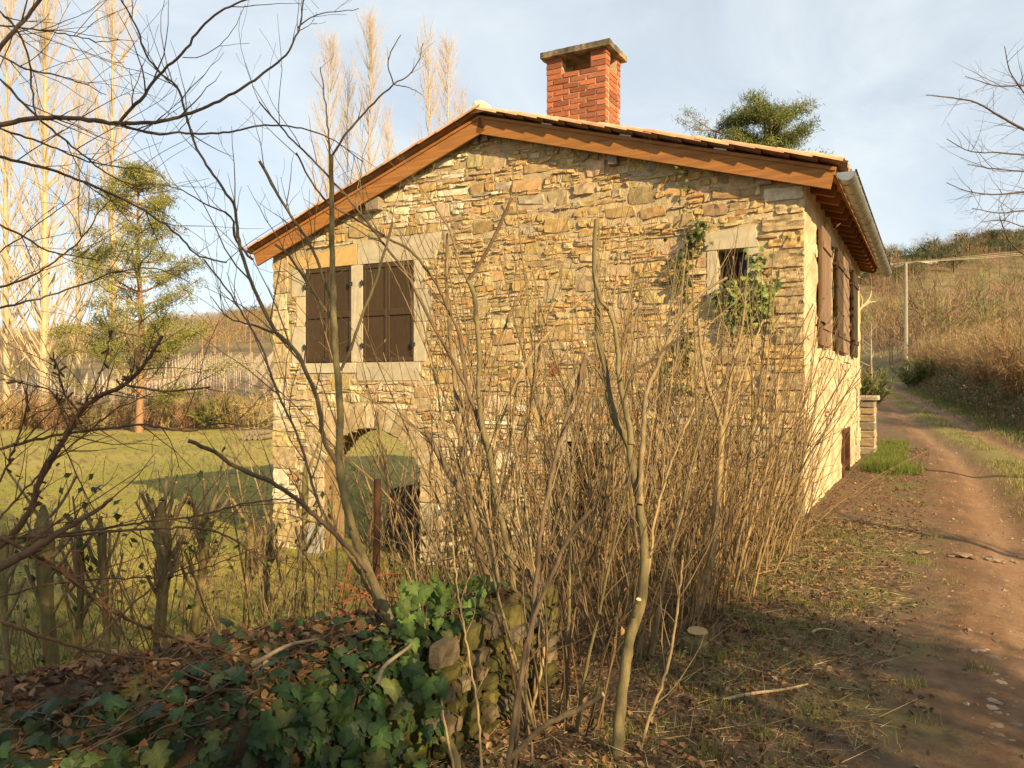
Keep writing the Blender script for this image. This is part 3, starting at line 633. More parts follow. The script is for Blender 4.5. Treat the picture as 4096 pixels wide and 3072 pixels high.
ve = MB(); slope_box(ve, 1, LR - .018, LR + .005, V0, V1, -.10, .0); ve.build('fascia', M_rafter, house)

# ------------------------------------------------------------------ chimney
chv = .6; cu0 = on_v(1180, 258, chv)[0]; cu1 = on_v(1310, 262, chv)[0]; cv1 = on_u(1341, 270, cu1)[0]; ctop = on_v(1305, 112, chv)[1] - .0
capz = on_v(1302, 98, chv)[1]; czb = float(zroof(cu0)) - .1
chim = MB(); CH = .082; ncourse = int(round((capz - .035 - (float(zroof(cu1)) - .05)) / CH)); base = capz - .035 - ncourse * CH; opn = 3
box(chim, (cu0 + .012, chv + .012, base - .2), (cu1 - .012, cv1 - .012, capz - .035 - opn * CH - .02)); pl = .26
for (a, b) in ((cu0 + .012, chv + .012), (cu1 - pl + .008, chv + .012), (cu0 + .012, cv1 - .17), (cu1 - pl + .008, cv1 - .17)): box(chim, (a, b, capz - .035 - opn * CH - .03), (a + pl - .02, b + .155, capz - .036))
chim_o = chim.build('chimney', M_bmortar, house)
m_ = MB(); box(m_, (cu0 + .1, chv + .1, capz - .42), (cu1 - .1, cv1 - .1, capz - .30)); m_.build('flue', M_dark, chim_o)
BMs = []
for k in range(3):
    m_ = MB(); bevbox(m_, (-.5, -.5, -.5), (.5, .5, .5), .05, jit=.012); bm_ = m_.mesh('brick'); bm_.materials.append(M_brick); BMs.append(bm_)
BL = .268; bg_ = .012
def brick(cx_, cy_, cz_, sx, sy):
    m4 = Matrix.Translation((cx_ + rng.normal(0, .002), cy_ + rng.normal(0, .002), cz_)) @ Matrix.Rotation(rng.normal(0, .008), 4, 'Z') @ Matrix.Diagonal((sx, sy, CH - bg_, 1)); inst('brick', BMs[int(rng.integers(3))], chim_o, m4)
def run(a0, a1, off):
    xs = [a0]; x = a0 + (BL * off if off else BL)
    while x < a1 - .07: xs.append(x); x += BL
    xs.append(a1); return [(p, q) for p, q in zip(xs, xs[1:]) if q - p > .03]
th_ = .11
for r in range(ncourse):
    z = base + (r + .5) * CH; op = r >= ncourse - opn; off = (1.0, .42)[r % 2]
    for (p, q) in run(cu0, cu1, off):
        m = (p + q) / 2
        if op: continue
        for yv in (chv + th_ / 2, cv1 - th_ / 2): brick(m, yv, z, q - p - bg_, th_)
    for (p, q) in run(chv + th_ + bg_, cv1 - th_ - bg_, (1.0, .5)[r % 2]):
        if op: continue
        for xu in (cu0 + th_ / 2, cu1 - th_ / 2): brick(xu, (p + q) / 2, z, th_, q - p - bg_)
    if op:
        for a in (cu0 + pl / 2 - .003, cu1 - pl / 2 + .003):
            for b in (chv + .08, cv1 - .08): brick(a, b, z, pl - .006, .16)
cp = MB(); nx, ny = 22, 14; ov = .075
us_ = np.linspace(cu0 - ov, cu1 + ov, nx); vs_ = np.linspace(chv - ov, cv1 + ov, ny); Uc, Vc = np.meshgrid(us_, vs_)
top = capz + .045 + .012 * fbm(Uc * 14, Vc * 14, 3); jx = rng.normal(0, .004, Uc.shape); n = nx
qf = np.array([[i * n + j, i * n + j + 1, (i + 1) * n + j + 1, (i + 1) * n + j] for i in range(ny - 1) for j in range(n - 1)])
cp.add(np.stack([Uc + jx, Vc + rng.normal(0, .004, Uc.shape), top], -1).reshape(-1, 3), qf, (.5, .5, .5))
rim = [(i, 0) for i in range(nx)] + [(nx - 1, j) for j in range(1, ny)] + [(i, ny - 1) for i in range(nx - 2, -1, -1)] + [(0, j) for j in range(ny - 2, 0, -1)]
tp = cp.v[0].reshape(ny, nx, 3); rt = np.array([tp[j, i] for i, j in rim]); rb = rt.copy(); rb[:, 2] = capz - .034; nr_ = len(rim)
cp.add(np.vstack([rt, rb]), np.array([[(k + 1) % nr_, k, nr_ + k, nr_ + (k + 1) % nr_] for k in range(nr_)])); cp.add(rb, [tuple(range(nr_))[::-1]])
cp.build('chimney_cap', M_conc, chim_o)
fl = MB()
for a, b, s in ((cu0 - .05, cu0 + .28, .03), (cu1 - .12, cu1 + .10, .05)):
    g = np.linspace(a, b, 8); vv = []
    for t in g: z0 = float(zroof(t)); vv += [(t, chv - .08 + rng.normal(0, .012), z0 + .13), (t, chv + .02, z0 + .19 + rng.normal(0, .012)), (t, chv - .06, z0 + .02)]
    fl.add(vv, [(3 * i, 3 * i + 3, 3 * i + 4, 3 * i + 1) for i in range(7)] + [(3 * i + 2, 3 * i + 5, 3 * i + 3, 3 * i) for i in range(7)])
fl.build('flashing_mortar', M_pale, chim_o)

# ------------------------------------------------------------------ shutters on the gable
def gable_shutter(u0, u1):
    m_ = MB(); box(m_, (u0 + .004, .03, SHB + .004), (u1 - .004, .05, SHT - .004)); s_ = m_.build('shutter', M_shutter, house)
    um = (u0 + u1) / 2 - (u1 - u0) * .02; fw = .055
    for (a, b) in ((u0 + .006, um - .003), (um + .003, u1 - .006)):
        nb = 3; w = (b - a - .03) / nb
        for k in range(nb):
            m_ = MB(); bevbox(m_, (a + .015 + k * w + .0025, .012, SHB + .03), (a + .015 + (k + 1) * w - .0025, .032, SHT - .03), .003); m_.build('plank', M_shutter, s_, centre=True)
        for z0, z1 in ((SHB + .008, SHB + .07), (SHT - .075, SHT - .008)):
            m_ = MB(); bevbox(m_, (a, -.004, z0), (b, .02, z1), .004); m_.build('rail', M_shutter, s_, centre=True)
        zm = SHB + (SHT - SHB) * .50; m_ = MB(); bevbox(m_, (a + .02, -.006, zm - .05), (b - .02, .018, zm + .05), .004); m_.build('batten', M_shutter, s_, centre=True)
        for e0, e1 in ((a, a + .045), (b - .045, b)):
            m_ = MB(); bevbox(m_, (e0, -.002, SHB + .072), (e1, .0195, SHT - .077), .004); m_.build('stile', M_shutter, s_, centre=True)
    for e, sg in ((u0, -1), (u1, 1)):
        for z in (SHB + .27, SHT - .30):
            m_ = MB(); box(m_, (e - .03, -.035, z - .03), (e + .03, -.007, z + .03)); tubes(m_, np.array([[(e, -.03, z - .05), (e, -.03, z), (e, -.03, z + .05)]]), np.full((1, 3), .012), 6); m_.build('hinge', M_iron, s_, centre=True)
    m_ = MB(); box(m_, (um - .05, -.02, SHB + .01), (um + .05, -.006, SHB + .05)); m_.build('latch', M_iron, s_, centre=True)
gable_shutter(shL0, shL1); gable_shutter(shR0, shR1)
# small barred window
m_ = MB()
for a, b in (((sw0 + .005, .30, SWB), (sw0 + .05, .36, SWT)), ((sw1 - .05, .30, SWB), (sw1 - .005, .36, SWT)), ((sw0 + .05, .30, SWT - .05), (sw1 - .05, .36, SWT - .004)), ((sw0 + .05, .30, SWB + .004), (sw1 - .05, .36, SWB + .05))): box(m_, a, b, (.1, .05, .03))
w_ = m_.build('window', M_shutter, house); m_ = MB(); um = (sw0 + sw1) / 2 - .02; bevbox(m_, (um - .02, .285, SWB + .05), (um + .02, .34, SWT - .05), .004); m_.build('glazing_bar', mat('red_brown_bar', (.13, .05, .03), .7), w_, centre=True)
for a, b in ((sw0 + .05, um - .02), (um + .02, sw1 - .05)):
    m_ = MB(); box(m_, (a, .325, SWB + .05), (b, .331, SWT - .05)); m_.build('pane', M_glass, w_, centre=True)
# round terracotta vent
vu, vz = on_v(1200, 795); m_ = MB(); n = 14; M_vent = mat('terracotta_vent', (.30, .09, .04), .9, .2, 20, .2, 50)
ring = [(vu + r_ * math.cos(a), y_, vz + r_ * 1.15 * math.sin(a)) for r_, y_ in ((.085, -.035), (.065, -.035), (.06, .02)) for a in np.linspace(0, 2 * math.pi, n, endpoint=False)]
m_.add(ring, [(i, (i + 1) % n, n + (i + 1) % n, n + i) for i in range(n)] + [(n + i, n + (i + 1) % n, 2 * n + (i + 1) % n, 2 * n + i) for i in range(n)] + [tuple(range(2 * n, 3 * n))])
vent = m_.build('vent', M_vent, house)
for k in (-1, 0, 1):
    m_ = MB(); bevbox(m_, (vu + k * .032 - .008, -.03, vz - .066), (vu + k * .032 + .008, -.012, vz + .066), .003); m_.build('vent_slat', M_vent, vent, centre=True)
# ------------------------------------------------------------------ side wall windows, shutters, hatch
def side_shutter(v0, v1, hang, mtl):
    z0, z1 = SSB, SST; m_ = MB(); nb = 4; w = (v1 - v0) / nb; off = .055
    box(m_, (.03, v0 + .01, z0 + .02), (.05, v1 - .01, z1 - .02)); s_ = m_.build('shutter', mtl, house)
    for k in range(nb): m_ = MB(); bevbox(m_, (.048, v0 + k * w + .003, z0), (.082, v0 + (k + 1) * w - .003, z1), .004, jit=.001); m_.build('plank', mtl, s_, centre=True)
    for z in (z0 + .22, z1 - .3): m_ = MB(); bevbox(m_, (.083, v0 + .01, z), (.104, v1 - .01, z + .09), .004); m_.build('batten', mtl, s_, centre=True)
    for z in (z0 + .3, z1 - .25): m_ = MB(); box(m_, (.01, hang - .02, z - .02), (.07, hang + .02, z + .02)); m_.build('hinge', M_rust, s_, centre=True)
    m_ = MB(); tubes(m_, np.array([[(.05, (v0 + v1) / 2 - .06, z0 - .012), (.1, (v0 + v1) / 2, z0 - .02), (.05, (v0 + v1) / 2 + .06, z0 - .012)]]), np.full((1, 3), .008), 5); m_.build('catch', M_iron, s_, centre=True)
side_shutter(w1a - 1.0, w1a - .02, w1a - .02, M_shgrey); side_shutter(w1b + .02, w1b + .86, w1b + .02, M_shutter); side_shutter(w2a - .90, w2a - .02, w2a - .02, M_shgrey); side_shutter(w2b + .02, w2b + .95, w2b + .02, M_shutter)
for a, b in ((w1a, w1b), (w2a, w2b)):
    m_ = MB()
    for p, q in (((-.30, a, SSB), (-.24, a + .06, SST)), ((-.30, b - .06, SSB), (-.24, b, SST)), ((-.30, a + .06, SST - .06), (-.24, b - .06, SST)), ((-.30, a + .06, SSB), (-.24, b - .06, SSB + .06))): box(m_, p, q)
    w_ = m_.build('window', M_oldwood, house); m_ = MB(); box(m_, (-.275, a + .06, SSB + .06), (-.269, b - .06, SST - .06)); m_.build('pane', M_glass, w_, centre=True)
    m_ = MB(); c = (.55, .45, .3)
    for (p0, p1) in (((a, SSB), (a, SST)), ((a, SST), (b, SST)), ((b, SST), (b, SSB)), ((b, SSB), (a, SSB))): m_.add([(.0, p0[0], p0[1]), (.0, p1[0], p1[1]), (-.32, p1[0], p1[1]), (-.32, p0[0], p0[1])], [(0, 1, 2, 3)], c)
    m_.build('window_reveal', M_dressed, house)
    for nm, (a0_, a1_, z0_, z1_) in (('sill', (a - .08, b + .08, SSB - .14, SSB - .01)), ('lintel', (a - .12, b + .12, SST + .004, SST + .2))):
        m_ = MB(); bevbox(m_, (-.1, a0_, z0_), (.03, a1_, z1_), .008, cP, jit=.002); m_.build(nm, M_dressed, house, centre=True)
m_ = MB(); box(m_, (-.12, ha0, -.6), (-.09, ha1, HAT)); hd = m_.build('cellar_hatch', M_rust, house)
for a, b in (((-.1, ha0 - .04, -.5), (.045, ha0 + .08, HAT + .04)), ((-.1, ha1 - .08, -.5), (.045, ha1 + .04, HAT + .04)), ((-.1, ha0 + .08, HAT - .04), (.04, ha1 - .08, HAT + .04))): m_ = MB(); bevbox(m_, a, b, .006); m_.build('hatch_frame', M_rust, hd, centre=True)
# ------------------------------------------------------------------ low mossy wall / mound in the foreground
WA = np.array([-.06, 3.85]); WB = np.array([-3.9, 1.75]); wd_ = unit((WB - WA)[None])[0]; wn_ = np.array([-wd_[1], wd_[0]])   # wn_ points to the camera side
if wn_[1] > 0: wn_ = -wn_
WLEN = float(np.linalg.norm(WB - WA))
def mound_z(a, s):
    """height of the mound's surface at a metres along it and s across (-1..1)"""
    top = 0.54 - 0.10 * sstep(0, 2.2, a) + 0.10 * (fbm(a * 1.3, s * 1.1 + 5, 61) - .5) + 0.05 * (fbm(a * 6, s * 5, 62) - .5)
    return top * (1 - 0.22 * np.abs(s) ** 3)
mw = thing('low_stone_wall', 'low mossy stone wall under ivy and dead leaves in front of the house', 'wall', (-1.0, 3.2, 0))
MBASE = np.array([-1.0, 3.2, 0]); HWID = .50
SK = np.array([-.26, -.50])
def across(a): t = sstep(0, 1.3, a)[..., None]; return SK * (1 - t) + wn_ * HWID * t          # the end of the wall is cut askew
def mound_p(a, s, dz=0.0):
    a = np.asarray(a, float); s = np.asarray(s, float); xy = WA[None] + wd_[None] * a[:, None] + across(a) * s[:, None]; return np.c_[xy, mound_z(a, s) + dz]
m_ = MB(); A = np.linspace(-.02, WLEN, 90); prof = [(-1.25, -1.5), (-1.12, -.8), (-1.05, -.2), (-1.0, None)] + [(s, None) for s in np.linspace(-.9, .9, 15)] + [(1.0, None), (1.06, .25), (1.12, -.1), (1.2, -.5)]
rows = []
for a in A:
    r = []
    for s, z in prof:
        p = WA + wd_ * a + across(np.array(a)) * s; zz = float(mound_z(a, np.clip(s, -1, 1))) if z is None else z; r.append((p[0] + .03 * (float(vnoise(a * 4, zz * 4 + s, 7)) - .5), p[1], zz))
    rows.append(r)
n = len(prof); V = np.array(rows); f = np.array([[i * n + k, i * n + k + 1, (i + 1) * n + k + 1, (i + 1) * n + k] for i in range(len(A) - 1) for k in range(n - 1)])
mc = lerp(lerp(np.broadcast_to(np.array((.10, .065, .035)), V.shape), np.array((.12, .11, .02)), (fbm(V[..., 0] * 2.2, V[..., 1] * 2.2, 71) - .42) * 4), np.array((.20, .17, .03)), (fbm(V[..., 0] * 5, V[..., 1] * 5, 72) - .55) * 3)
m_.add(V.reshape(-1, 3), f, mc.reshape(-1, 3)); m_.add(V[0], [tuple(range(n))], (.09, .07, .03)); m_.build('wall_core', M_moss, mw, MBASE, smooth=True)
# stones of its end and of its near face
def wall_stone(p0, ux, w, h, z, nrm, col):
    mb = MB(); stone(mb, [(-w / 2, 0), (w / 2, 0), (w / 2 * rng.uniform(.85, 1), h), (-w / 2 * rng.uniform(.85, 1), h)], .035, col, 7, 5, .006, .25, flat=True); v = mb.v[0]
    X = np.array([ux[0], ux[1], 0]); N_ = np.array([nrm[0], nrm[1], 0]); g = np.array([p0[0], p0[1], z]) + v[:, :1] * X - v[:, 1:2] * N_ + v[:, 2:] * np.array([0, 0, 1.0]); o2 = MB(); o2.add(g, mb.f[0], col); o2.build('stone', M_stone, mw, MBASE, centre=True)
zz = -.12
while zz < .5:
    h = rng.uniform(.07, .13); s = -1.0
    while s < .95:
        w = rng.uniform(.10, .24); sc_ = s * HWID + w / 2
        if zz + h < .60: sk = SK / np.linalg.norm(SK); en = np.array([-sk[1], sk[0]]); wall_stone(WA + en * .03 + sk * sc_ * 1.12, -sk, w - .015, h - .015, zz, en, (TAN * .36, GRY * .33, np.array((.12, .10, .025)), np.array((.085, .075, .02)), np.array((.10, .085, .022)))[int(rng.integers(5))] * rng.uniform(.8, 1.05))
        s += w / HWID
    zz += h
zz = .34
while zz < .34:
    h = rng.uniform(.12, .2); a = .02
    while a < .75:
        w = rng.uniform(.22, .42); wall_stone(WA + wd_ * (a + w / 2) + across(np.array(a + w / 2)) * 1.05, -wd_, w - .015, h - .015, zz, wn_, (TAN * .4, GRY * .45, np.array((.12, .10, .035)))[int(rng.integers(3))] * rng.uniform(.8, 1.05)); a += w
    zz += h

# ------------------------------------------------------------------ leaves
def ivy_leaf(lob=1.0, curl=.12):
    half = [(.0, .02), (.20, -.10), (.42, -.02), (.52 * lob, .20), (.36, .34), (.46 * lob, .56), (.24, .60), (.13, .80)]
    out = half + [(0, 1.02)] + [(-x, y) for x, y in half[:0:-1]]
    z = lambda x, y: -curl * (abs(x) * 1.1) ** 1.5 * 1.6 - curl * .8 * max(0, y - .4) ** 2
    v = [(0, .36, .05)] + [(x, y - 0, z(x, y) + rng.normal(0, .012)) for x, y in out]; n = len(out)
    mid = [(0, .18, .02), (0, .7, .015)]; v += mid
    return np.array(v), [(0, 1 + i, 1 + (i + 1) % n) for i in range(n)]
LV = [ivy_leaf(1.0, .12), ivy_leaf(.85, .22), ivy_leaf(1.1, .05), ivy_leaf(.72, .16)]
def leaf_mesh(k, col):
    mb = MB(); v, f = LV[k]; c = np.tile(np.array(col, float), (len(v), 1)); c[0] *= 1.5; c[-2:] *= 1.5; c[2:-2:2] *= 1.25; c[1:-2:2] *= .85; mb.add(v, f, c); me = mb.mesh('leaf'); me.materials.append(M_ivy); return me
G_IVY = [(.028, .058, .015), (.036, .070, .018), (.020, .044, .013), (.062, .085, .02)]
LM = [leaf_mesh(k, (G_IVY[:3] + [(.075, .085, .024)])[c]) for k in range(4) for c in range(4)]
def place_leaf(parent, base, p, nrm, tip, size, me=None):
    R = frames(np.array([nrm]), np.array([tip]))[0]; m4 = Matrix(((*R[0], p[0] - base[0]), (*R[1], p[1] - base[1]), (*R[2], p[2] - base[2]), (0, 0, 0, 1))) @ Matrix.Scale(size, 4); return inst('leaf', me or LM[int(rng.integers(16))], parent, m4)
def leaf_points(n, amin, amax, smin, smax):
    a = rng.uniform(amin, amax, n); s = rng.uniform(smin, smax, n); p = mound_p(a, np.clip(s, -1, 1.0)); drop = np.clip(s - 1, 0, None)
    p[:, :2] += wn_[None] * (np.minimum(drop, .25) * HWID * .5 + .03 * (drop > 0))[:, None]; p[:, 2] -= drop * .75
    nn = np.where((s > .9)[:, None], np.r_[wn_ * 1.0, .5][None], np.r_[wn_ * .35, 1.0][None]); return a, s, p, nn
iv = thing('ground_ivy', 'large dark green ivy leaves spilling over the low mossy wall', 'ivy', tuple(MBASE))
m_ = MB()
for k in range(46):
    a0_ = rng.uniform(.1, 3.2); s0 = rng.uniform(-.2, .9); aa = a0_ + np.cumsum(rng.normal(.05, .07, 9)); ss = s0 + np.cumsum(np.abs(rng.normal(.05, .09, 9))); p = mound_p(aa, np.clip(ss, -1, 1)); p[:, :2] += wn_ * (np.clip(ss - 1, 0, .2) * .3)[:, None]; p[:, 2] += .025 - np.clip(ss - 1, 0, None) * .7
    tubes(m_, catmull(p, 14)[None], np.full((1, 14), rng.uniform(.0025, .0045)), 4, (.13, .085, .05))
m_.build('vine', M_twig, iv, MBASE)
groups = [(85, .0, 2.6, .38, 1.0, .04, .095), (150, .0, 2.6, .95, 1.85, .045, .11), (40, .05, 1.3, -.5, .2, .035, .08)]
lf = MB(); cnt = 0
for n, a1, a2, s1, s2, z1, z2 in groups:
    a, s, p, nn = leaf_points(n, a1, a2, s1, s2)
    for i in range(n):
        if cnt >= 300: break
        cnt += 1
        nv_ = nn[i] + rng.normal(0, .45, 3) + np.array([.0, -.25, .1]); tip = np.r_[wn_, -.8] + rng.normal(0, .55, 3); place_leaf(iv, MBASE, p[i] + unit(nn[i]) * rng.uniform(.015, .09), nv_, tip, rng.uniform(z1, z2))
n = 1300; a, s, p, nn = leaf_points(n, .0, 3.6, .3, 1.95); tp = np.r_[wn_, -.8][None] + rng.normal(0, .6, (n, 3))
for k in range(4):
    ix = np.arange(k, n, 4); scatter(lf, LV[k][0], LV[k][1], p[ix] + unit(nn[ix]) * rng.uniform(.005, .04, (len(ix), 1)), frames(nn[ix] + rng.normal(0, .45, (len(ix), 3)), tp[ix]), rng.uniform(.03, .085, len(ix)), pal(G_IVY, len(ix), .2))
n = 520; a, s, p, nn = leaf_points(n, .7, 3.1, .85, 1.75); scatter(lf, LV[0][0], LV[0][1], p + unit(nn) * rng.uniform(.01, .05, (n, 1)), frames(nn + rng.normal(0, .5, (n, 3)), np.tile(np.r_[wn_, -.8], (n, 1)) + rng.normal(0, .6, (n, 3))), rng.uniform(.03, .08, n), pal(G_IVY, n, .25))
o = lf.build('foliage', M_ivy, iv, MBASE); o['kind'] = 'stuff'
# ivy at the wall's end, leaf colours brightened to look sunlit
iv2 = thing('ivy_clump', 'yellow-green ivy clump, coloured brighter to look sunlit, at the end of the low mossy wall', 'ivy', (.15, 3.9, 0)); b2 = np.array((.15, 3.9, 0))
m_ = MB()
for k in range(9):
    p0 = at(rng.uniform(900, 1000), 1330 + rng.uniform(-20, 60), 3.75); tubes(m_, catmull([p0, p0 + [rng.normal(0, .08), .05, .14], p0 + [rng.normal(0, .15), .02, .26]], 8)[None], np.full((1, 8), .003), 4, (.14, .09, .05))
m_.build('vine', M_twig, iv2, b2)
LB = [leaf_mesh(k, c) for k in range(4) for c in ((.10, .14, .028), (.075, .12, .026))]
for k in range(160):
    x, y = rng.uniform(870, 1050), rng.uniform(1235, 1640)
    if y > 1420: x = rng.uniform(850, 980)
    p = at(x, y, rng.uniform(3.2, 3.4) + .75 * np.clip((x - 880) / 250, 0, 1)); place_leaf(iv2, b2, p, np.array([.25, -1, .45]) + rng.normal(0, .4, 3), np.array([0, -.3, -1]) + rng.normal(0, .5, 3), rng.uniform(.035, .10), LB[int(rng.integers(8))])

# ------------------------------------------------------------------ shrubs traced from the photograph (x, y in a 2212-wide view, then depth)
BK = np.array((.21, .15, .075)); BK2 = np.array((.155, .105, .06)); BKG = np.array((.17, .135, .06)); BKY = np.array((.33, .235, .11))
TW = []
def trace(pts, d0, d1, w0, w1, K=None):
    pts = np.array(pts, float); L = np.r_[0, np.cumsum(np.linalg.norm(np.diff(pts, axis=0), axis=1))]; d = d0 + (d1 - d0) * L / L[-1]
    P = np.array([at(x, y, dd) for (x, y), dd in zip(pts, d)]); K = K or int(np.clip(L[-1] / 13, 12, 70)); Q = catmull(P, K)
    Q[1:-1] += rng.normal(0, .0018, Q[1:-1].shape); t = np.linspace(0, 1, K); rad = (w0 + (w1 - w0) * t) / 2 * PX / F * (d0 + (d1 - d0) * t)
    rad *= 1 + .07 * (rng.random(K) - .5); kn = rng.random(K) < .06; kn[[0, -1]] = False; rad[kn] *= rng.uniform(1.08, 1.2); return Q, rad
def twigs_on(Q, rad, n, lmin, lmax, up=.25, t0=.2, t1=1.0, sub=2, spread=.9, K=7):
    """side shoots and their own shoots -> list of (points, radii)"""
    out = []
    for _ in range(n):
        t = rng.uniform(t0, t1) * (len(Q) - 1); i = int(min(t, len(Q) - 2)); p = Q[i] + (Q[i + 1] - Q[i]) * (t - i); tg = unit(Q[i + 1] - Q[i]); h = unit(rng.normal(size=3)); sd = unit(np.cross(tg, h)); ang = rng.uniform(.45, spread)
        d = unit(tg * math.cos(ang) + sd * math.sin(ang) + np.array([0, 0, up])); L = rng.uniform(lmin, lmax); r0 = min(rad[i] * .55, .0016 + L * .0045)
        pts = [p]; q = d.copy()
        for k in range(K - 1):
            q = unit(q + rng.normal(0, .10, 3) + np.array([0, 0, up * .10])); pts.append(pts[-1] + q * L / (K - 1))
        pts = np.array(pts); rr_ = np.linspace(r0, max(.0008, r0 * .25), K); out.append((pts, rr_))
        if sub and L > .14: out += twigs_on(pts, rr_, int(rng.integers(0, sub + 1)), L * .25, L * .55, up, .25, .95, sub - 1 if L > .4 else 0, 1.0, K)
    return out
def twig_part(tw, parent, base, col, name='crown', n=4, var=.15, m=None):
    if not tw: return
    mb = MB(); P = np.array([a for a, b in tw]); R = np.array([b for a, b in tw]); tubes(mb, P, R, n, pal([col], len(P), var)); return mb.build(name, m or M_twig, parent, base)
def shrub(name, label, cat, stems, base, group=None, tcol=BK, twn=1.0, up=.3):
    """stems: (pts, d0, d1, w0, w1, colour, cut, twig count, twig max length)"""
    t = thing(name, label, cat, tuple(base), group=group); tw = []
    for pts, d0, d1, w0, w1, col, cut, n, lm in stems:
        Q, r = trace(pts, d0, d1, w0 * (.72 if w0 > 7 else .9), w1 * (.78 if w1 > 6 else .9)); mb = MB(); tubes(mb, Q[None], r[None], 8, np.asarray(col) * .88); o = mb.build('stem', M_bark, t, base, smooth=True)
        if cut: cb = MB(); capdisc(cb, Q[-1], Q[-1] - Q[-2] + np.array([0, -.004, 0]), r[-1] * 1.02, (.6, .45, .24)); cb.build('cut_end', M_cut, o, base)
        tw += twigs_on(Q, r, int(n * twn * 1.5), .10, lm, up)
    twig_part(tw, t, base, tcol); return t
gz = lambda x, y: float(zg(float(x), float(y)))
bA = np.array([.0, 3.25, gz(0, 3.25)])
shrub('hazel_shrub', 'bare shrub with a tall mossy stem cut off against the left shutters', 'shrub', [
    ([(1010, 1700), (975, 1620), (900, 1500), (860, 1380), (830, 1310), (790, 1220), (750, 1100), (733, 1000), (735, 900), (728, 800), (722, 700), (718, 600), (716, 450), (715, 335)], 3.25, 4.1, 34, 13, BKG, True, 6, .5),
    ([(716, 420), (712, 320), (700, 200), (692, 145)], 4.1, 4.15, 6, 2.2, BK2, False, 3, .12),
    ([(718, 335), (740, 300), (790, 240), (850, 182)], 4.1, 4.0, 6, 3.5, BK2, False, 1, .2),
    ([(850, 182), (838, 132), (866, 76)], 4.0, 3.95, 3.4, 2, BK2, False, 1, .1), ([(850, 182), (880, 165), (905, 128), (915, 92)], 4.0, 3.95, 3.2, 1.6, BK2, False, 4, .12), ([(850, 182), (890, 192), (912, 205)], 4.0, 3.95, 2.6, 1.6, BK2, False, 1, .1),
    ([(733, 1010), (700, 950), (690, 880), (660, 800), (640, 760), (600, 720), (560, 650), (520, 540), (505, 440)], 3.7, 3.6, 15, 8, BK, False, 9, .6),
    ([(505, 440), (470, 390), (424, 318), (400, 239), (383, 188), (342, 154), (315, 116), (291, 51), (250, -20)], 3.6, 3.4, 8, 3.5, BK2, False, 8, .5),
    ([(735, 800), (753, 766), (767, 727), (783, 680), (813, 604), (831, 545), (848, 480)], 3.95, 4.1, 9, 6, BKG, True, 4, .5),
    ([(730, 760), (717, 691), (692, 654), (669, 618), (640, 575), (617, 543), (594, 527)], 3.95, 3.9, 9, 6, BK, False, 5, .5),
    ([(722, 660), (706, 623), (690, 577), (674, 536), (643, 488), (600, 420), (560, 348)], 4.0, 3.9, 9, 6, BK, True, 6, .5),
    ([(800, 1240), (756, 1186), (687, 1120), (644, 1081), (586, 1042), (508, 1007), (453, 971), (406, 952)], 3.55, 3.2, 15, 11, BK2, True, 7, .45),
    ([(830, 1330), (760, 1210), (690, 1090), (650, 960), (600, 850), (560, 740), (500, 640), (440, 560)], 3.6, 3.5, 11, 4, BK, False, 8, .5),
    ([(547, 561), (510, 520), (500, 470), (440, 440), (390, 410), (350, 400)], 3.7, 3.5, 6, 2, BK2, False, 5, .4),
    ([(600, 720), (540, 700), (500, 690), (455, 640)], 3.6, 3.5, 6, 2, BK2, False, 4, .4)], bA)
bB = np.array([.32, 4.0, gz(.32, 4.0)])
shrub('hazel_shrub', 'many-stemmed bare shrub with rough dark trunk in front of the wall', 'shrub', [
    ([(1120, 1560), (1114, 1482), (1108, 1419), (1089, 1340), (1070, 1283), (1044, 1213), (1022, 1134), (1000, 1075), (960, 1005), (920, 932)], 4.0, 4.3, 30, 15, BK2, True, 7, .5),
    ([(1125, 1540), (1120, 1400), (1105, 1239), (1093, 1166), (1079, 1107), (1067, 1049), (1056, 976), (1038, 902), (1034, 850), (1035, 770), (1029, 688), (1015, 613), (1010, 606)], 3.9, 4.4, 22, 12, BKG, False, 7, .6),
    ([(1010, 608), (1050, 547), (1080, 485), (1106, 427)], 4.4, 4.3, 11, 9, BK2, True, 2, .35), ([(1010, 606), (990, 560), (972, 500), (935, 440), (905, 400)], 4.4, 4.5, 7, 3, BK, False, 4, .5),
    ([(1040, 1180), (1025, 1130), (1012, 1050), (995, 960), (986, 868), (981, 813), (974, 745), (969, 677), (965, 608), (967, 505)], 4.2, 4.6, 15, 9, BK, True, 8, .5),
    ([(1060, 1000), (1024, 882), (1008, 834), (999, 768), (990, 718), (965, 663), (940, 606), (910, 568), (885, 540), (840, 515), (780, 480), (700, 430), (640, 330)], 4.35, 4.1, 12, 4, BK2, False, 10, .6),
    ([(1050, 950), (999, 820), (969, 763), (928, 688), (896, 626), (867, 574), (840, 542), (770, 450), (680, 350), (620, 290), (560, 220)], 4.3, 4.0, 11, 3.5, BK2, False, 10, .6),
    ([(1040, 1100), (1085, 900), (1140, 780), (1200, 700), (1260, 640), (1310, 560)], 4.3, 4.7, 9, 3, BKY, False, 9, .6),
    ([(1050, 880), (1085, 720), (1120, 640), (1190, 540), (1230, 470)], 4.4, 4.6, 6, 2.4, BK, False, 7, .5),
    ([(1090, 1340), (1050, 1150), (960, 930), (930, 780), (905, 700)], 4.1, 4.6, 7, 3, BKY, False, 7, .6),
    ([(1110, 1600), (1080, 1480), (1010, 1330), (960, 1220), (900, 1100), (850, 1010), (810, 930)], 3.8, 4.2, 9, 3.5, BK, False, 9, .5),
    ([(1130, 1600), (1175, 1400), (1160, 1250), (1120, 1130), (1110, 1000)], 3.7, 4.2, 10, 4, BKY, False, 8, .5)], bB, up=.35)
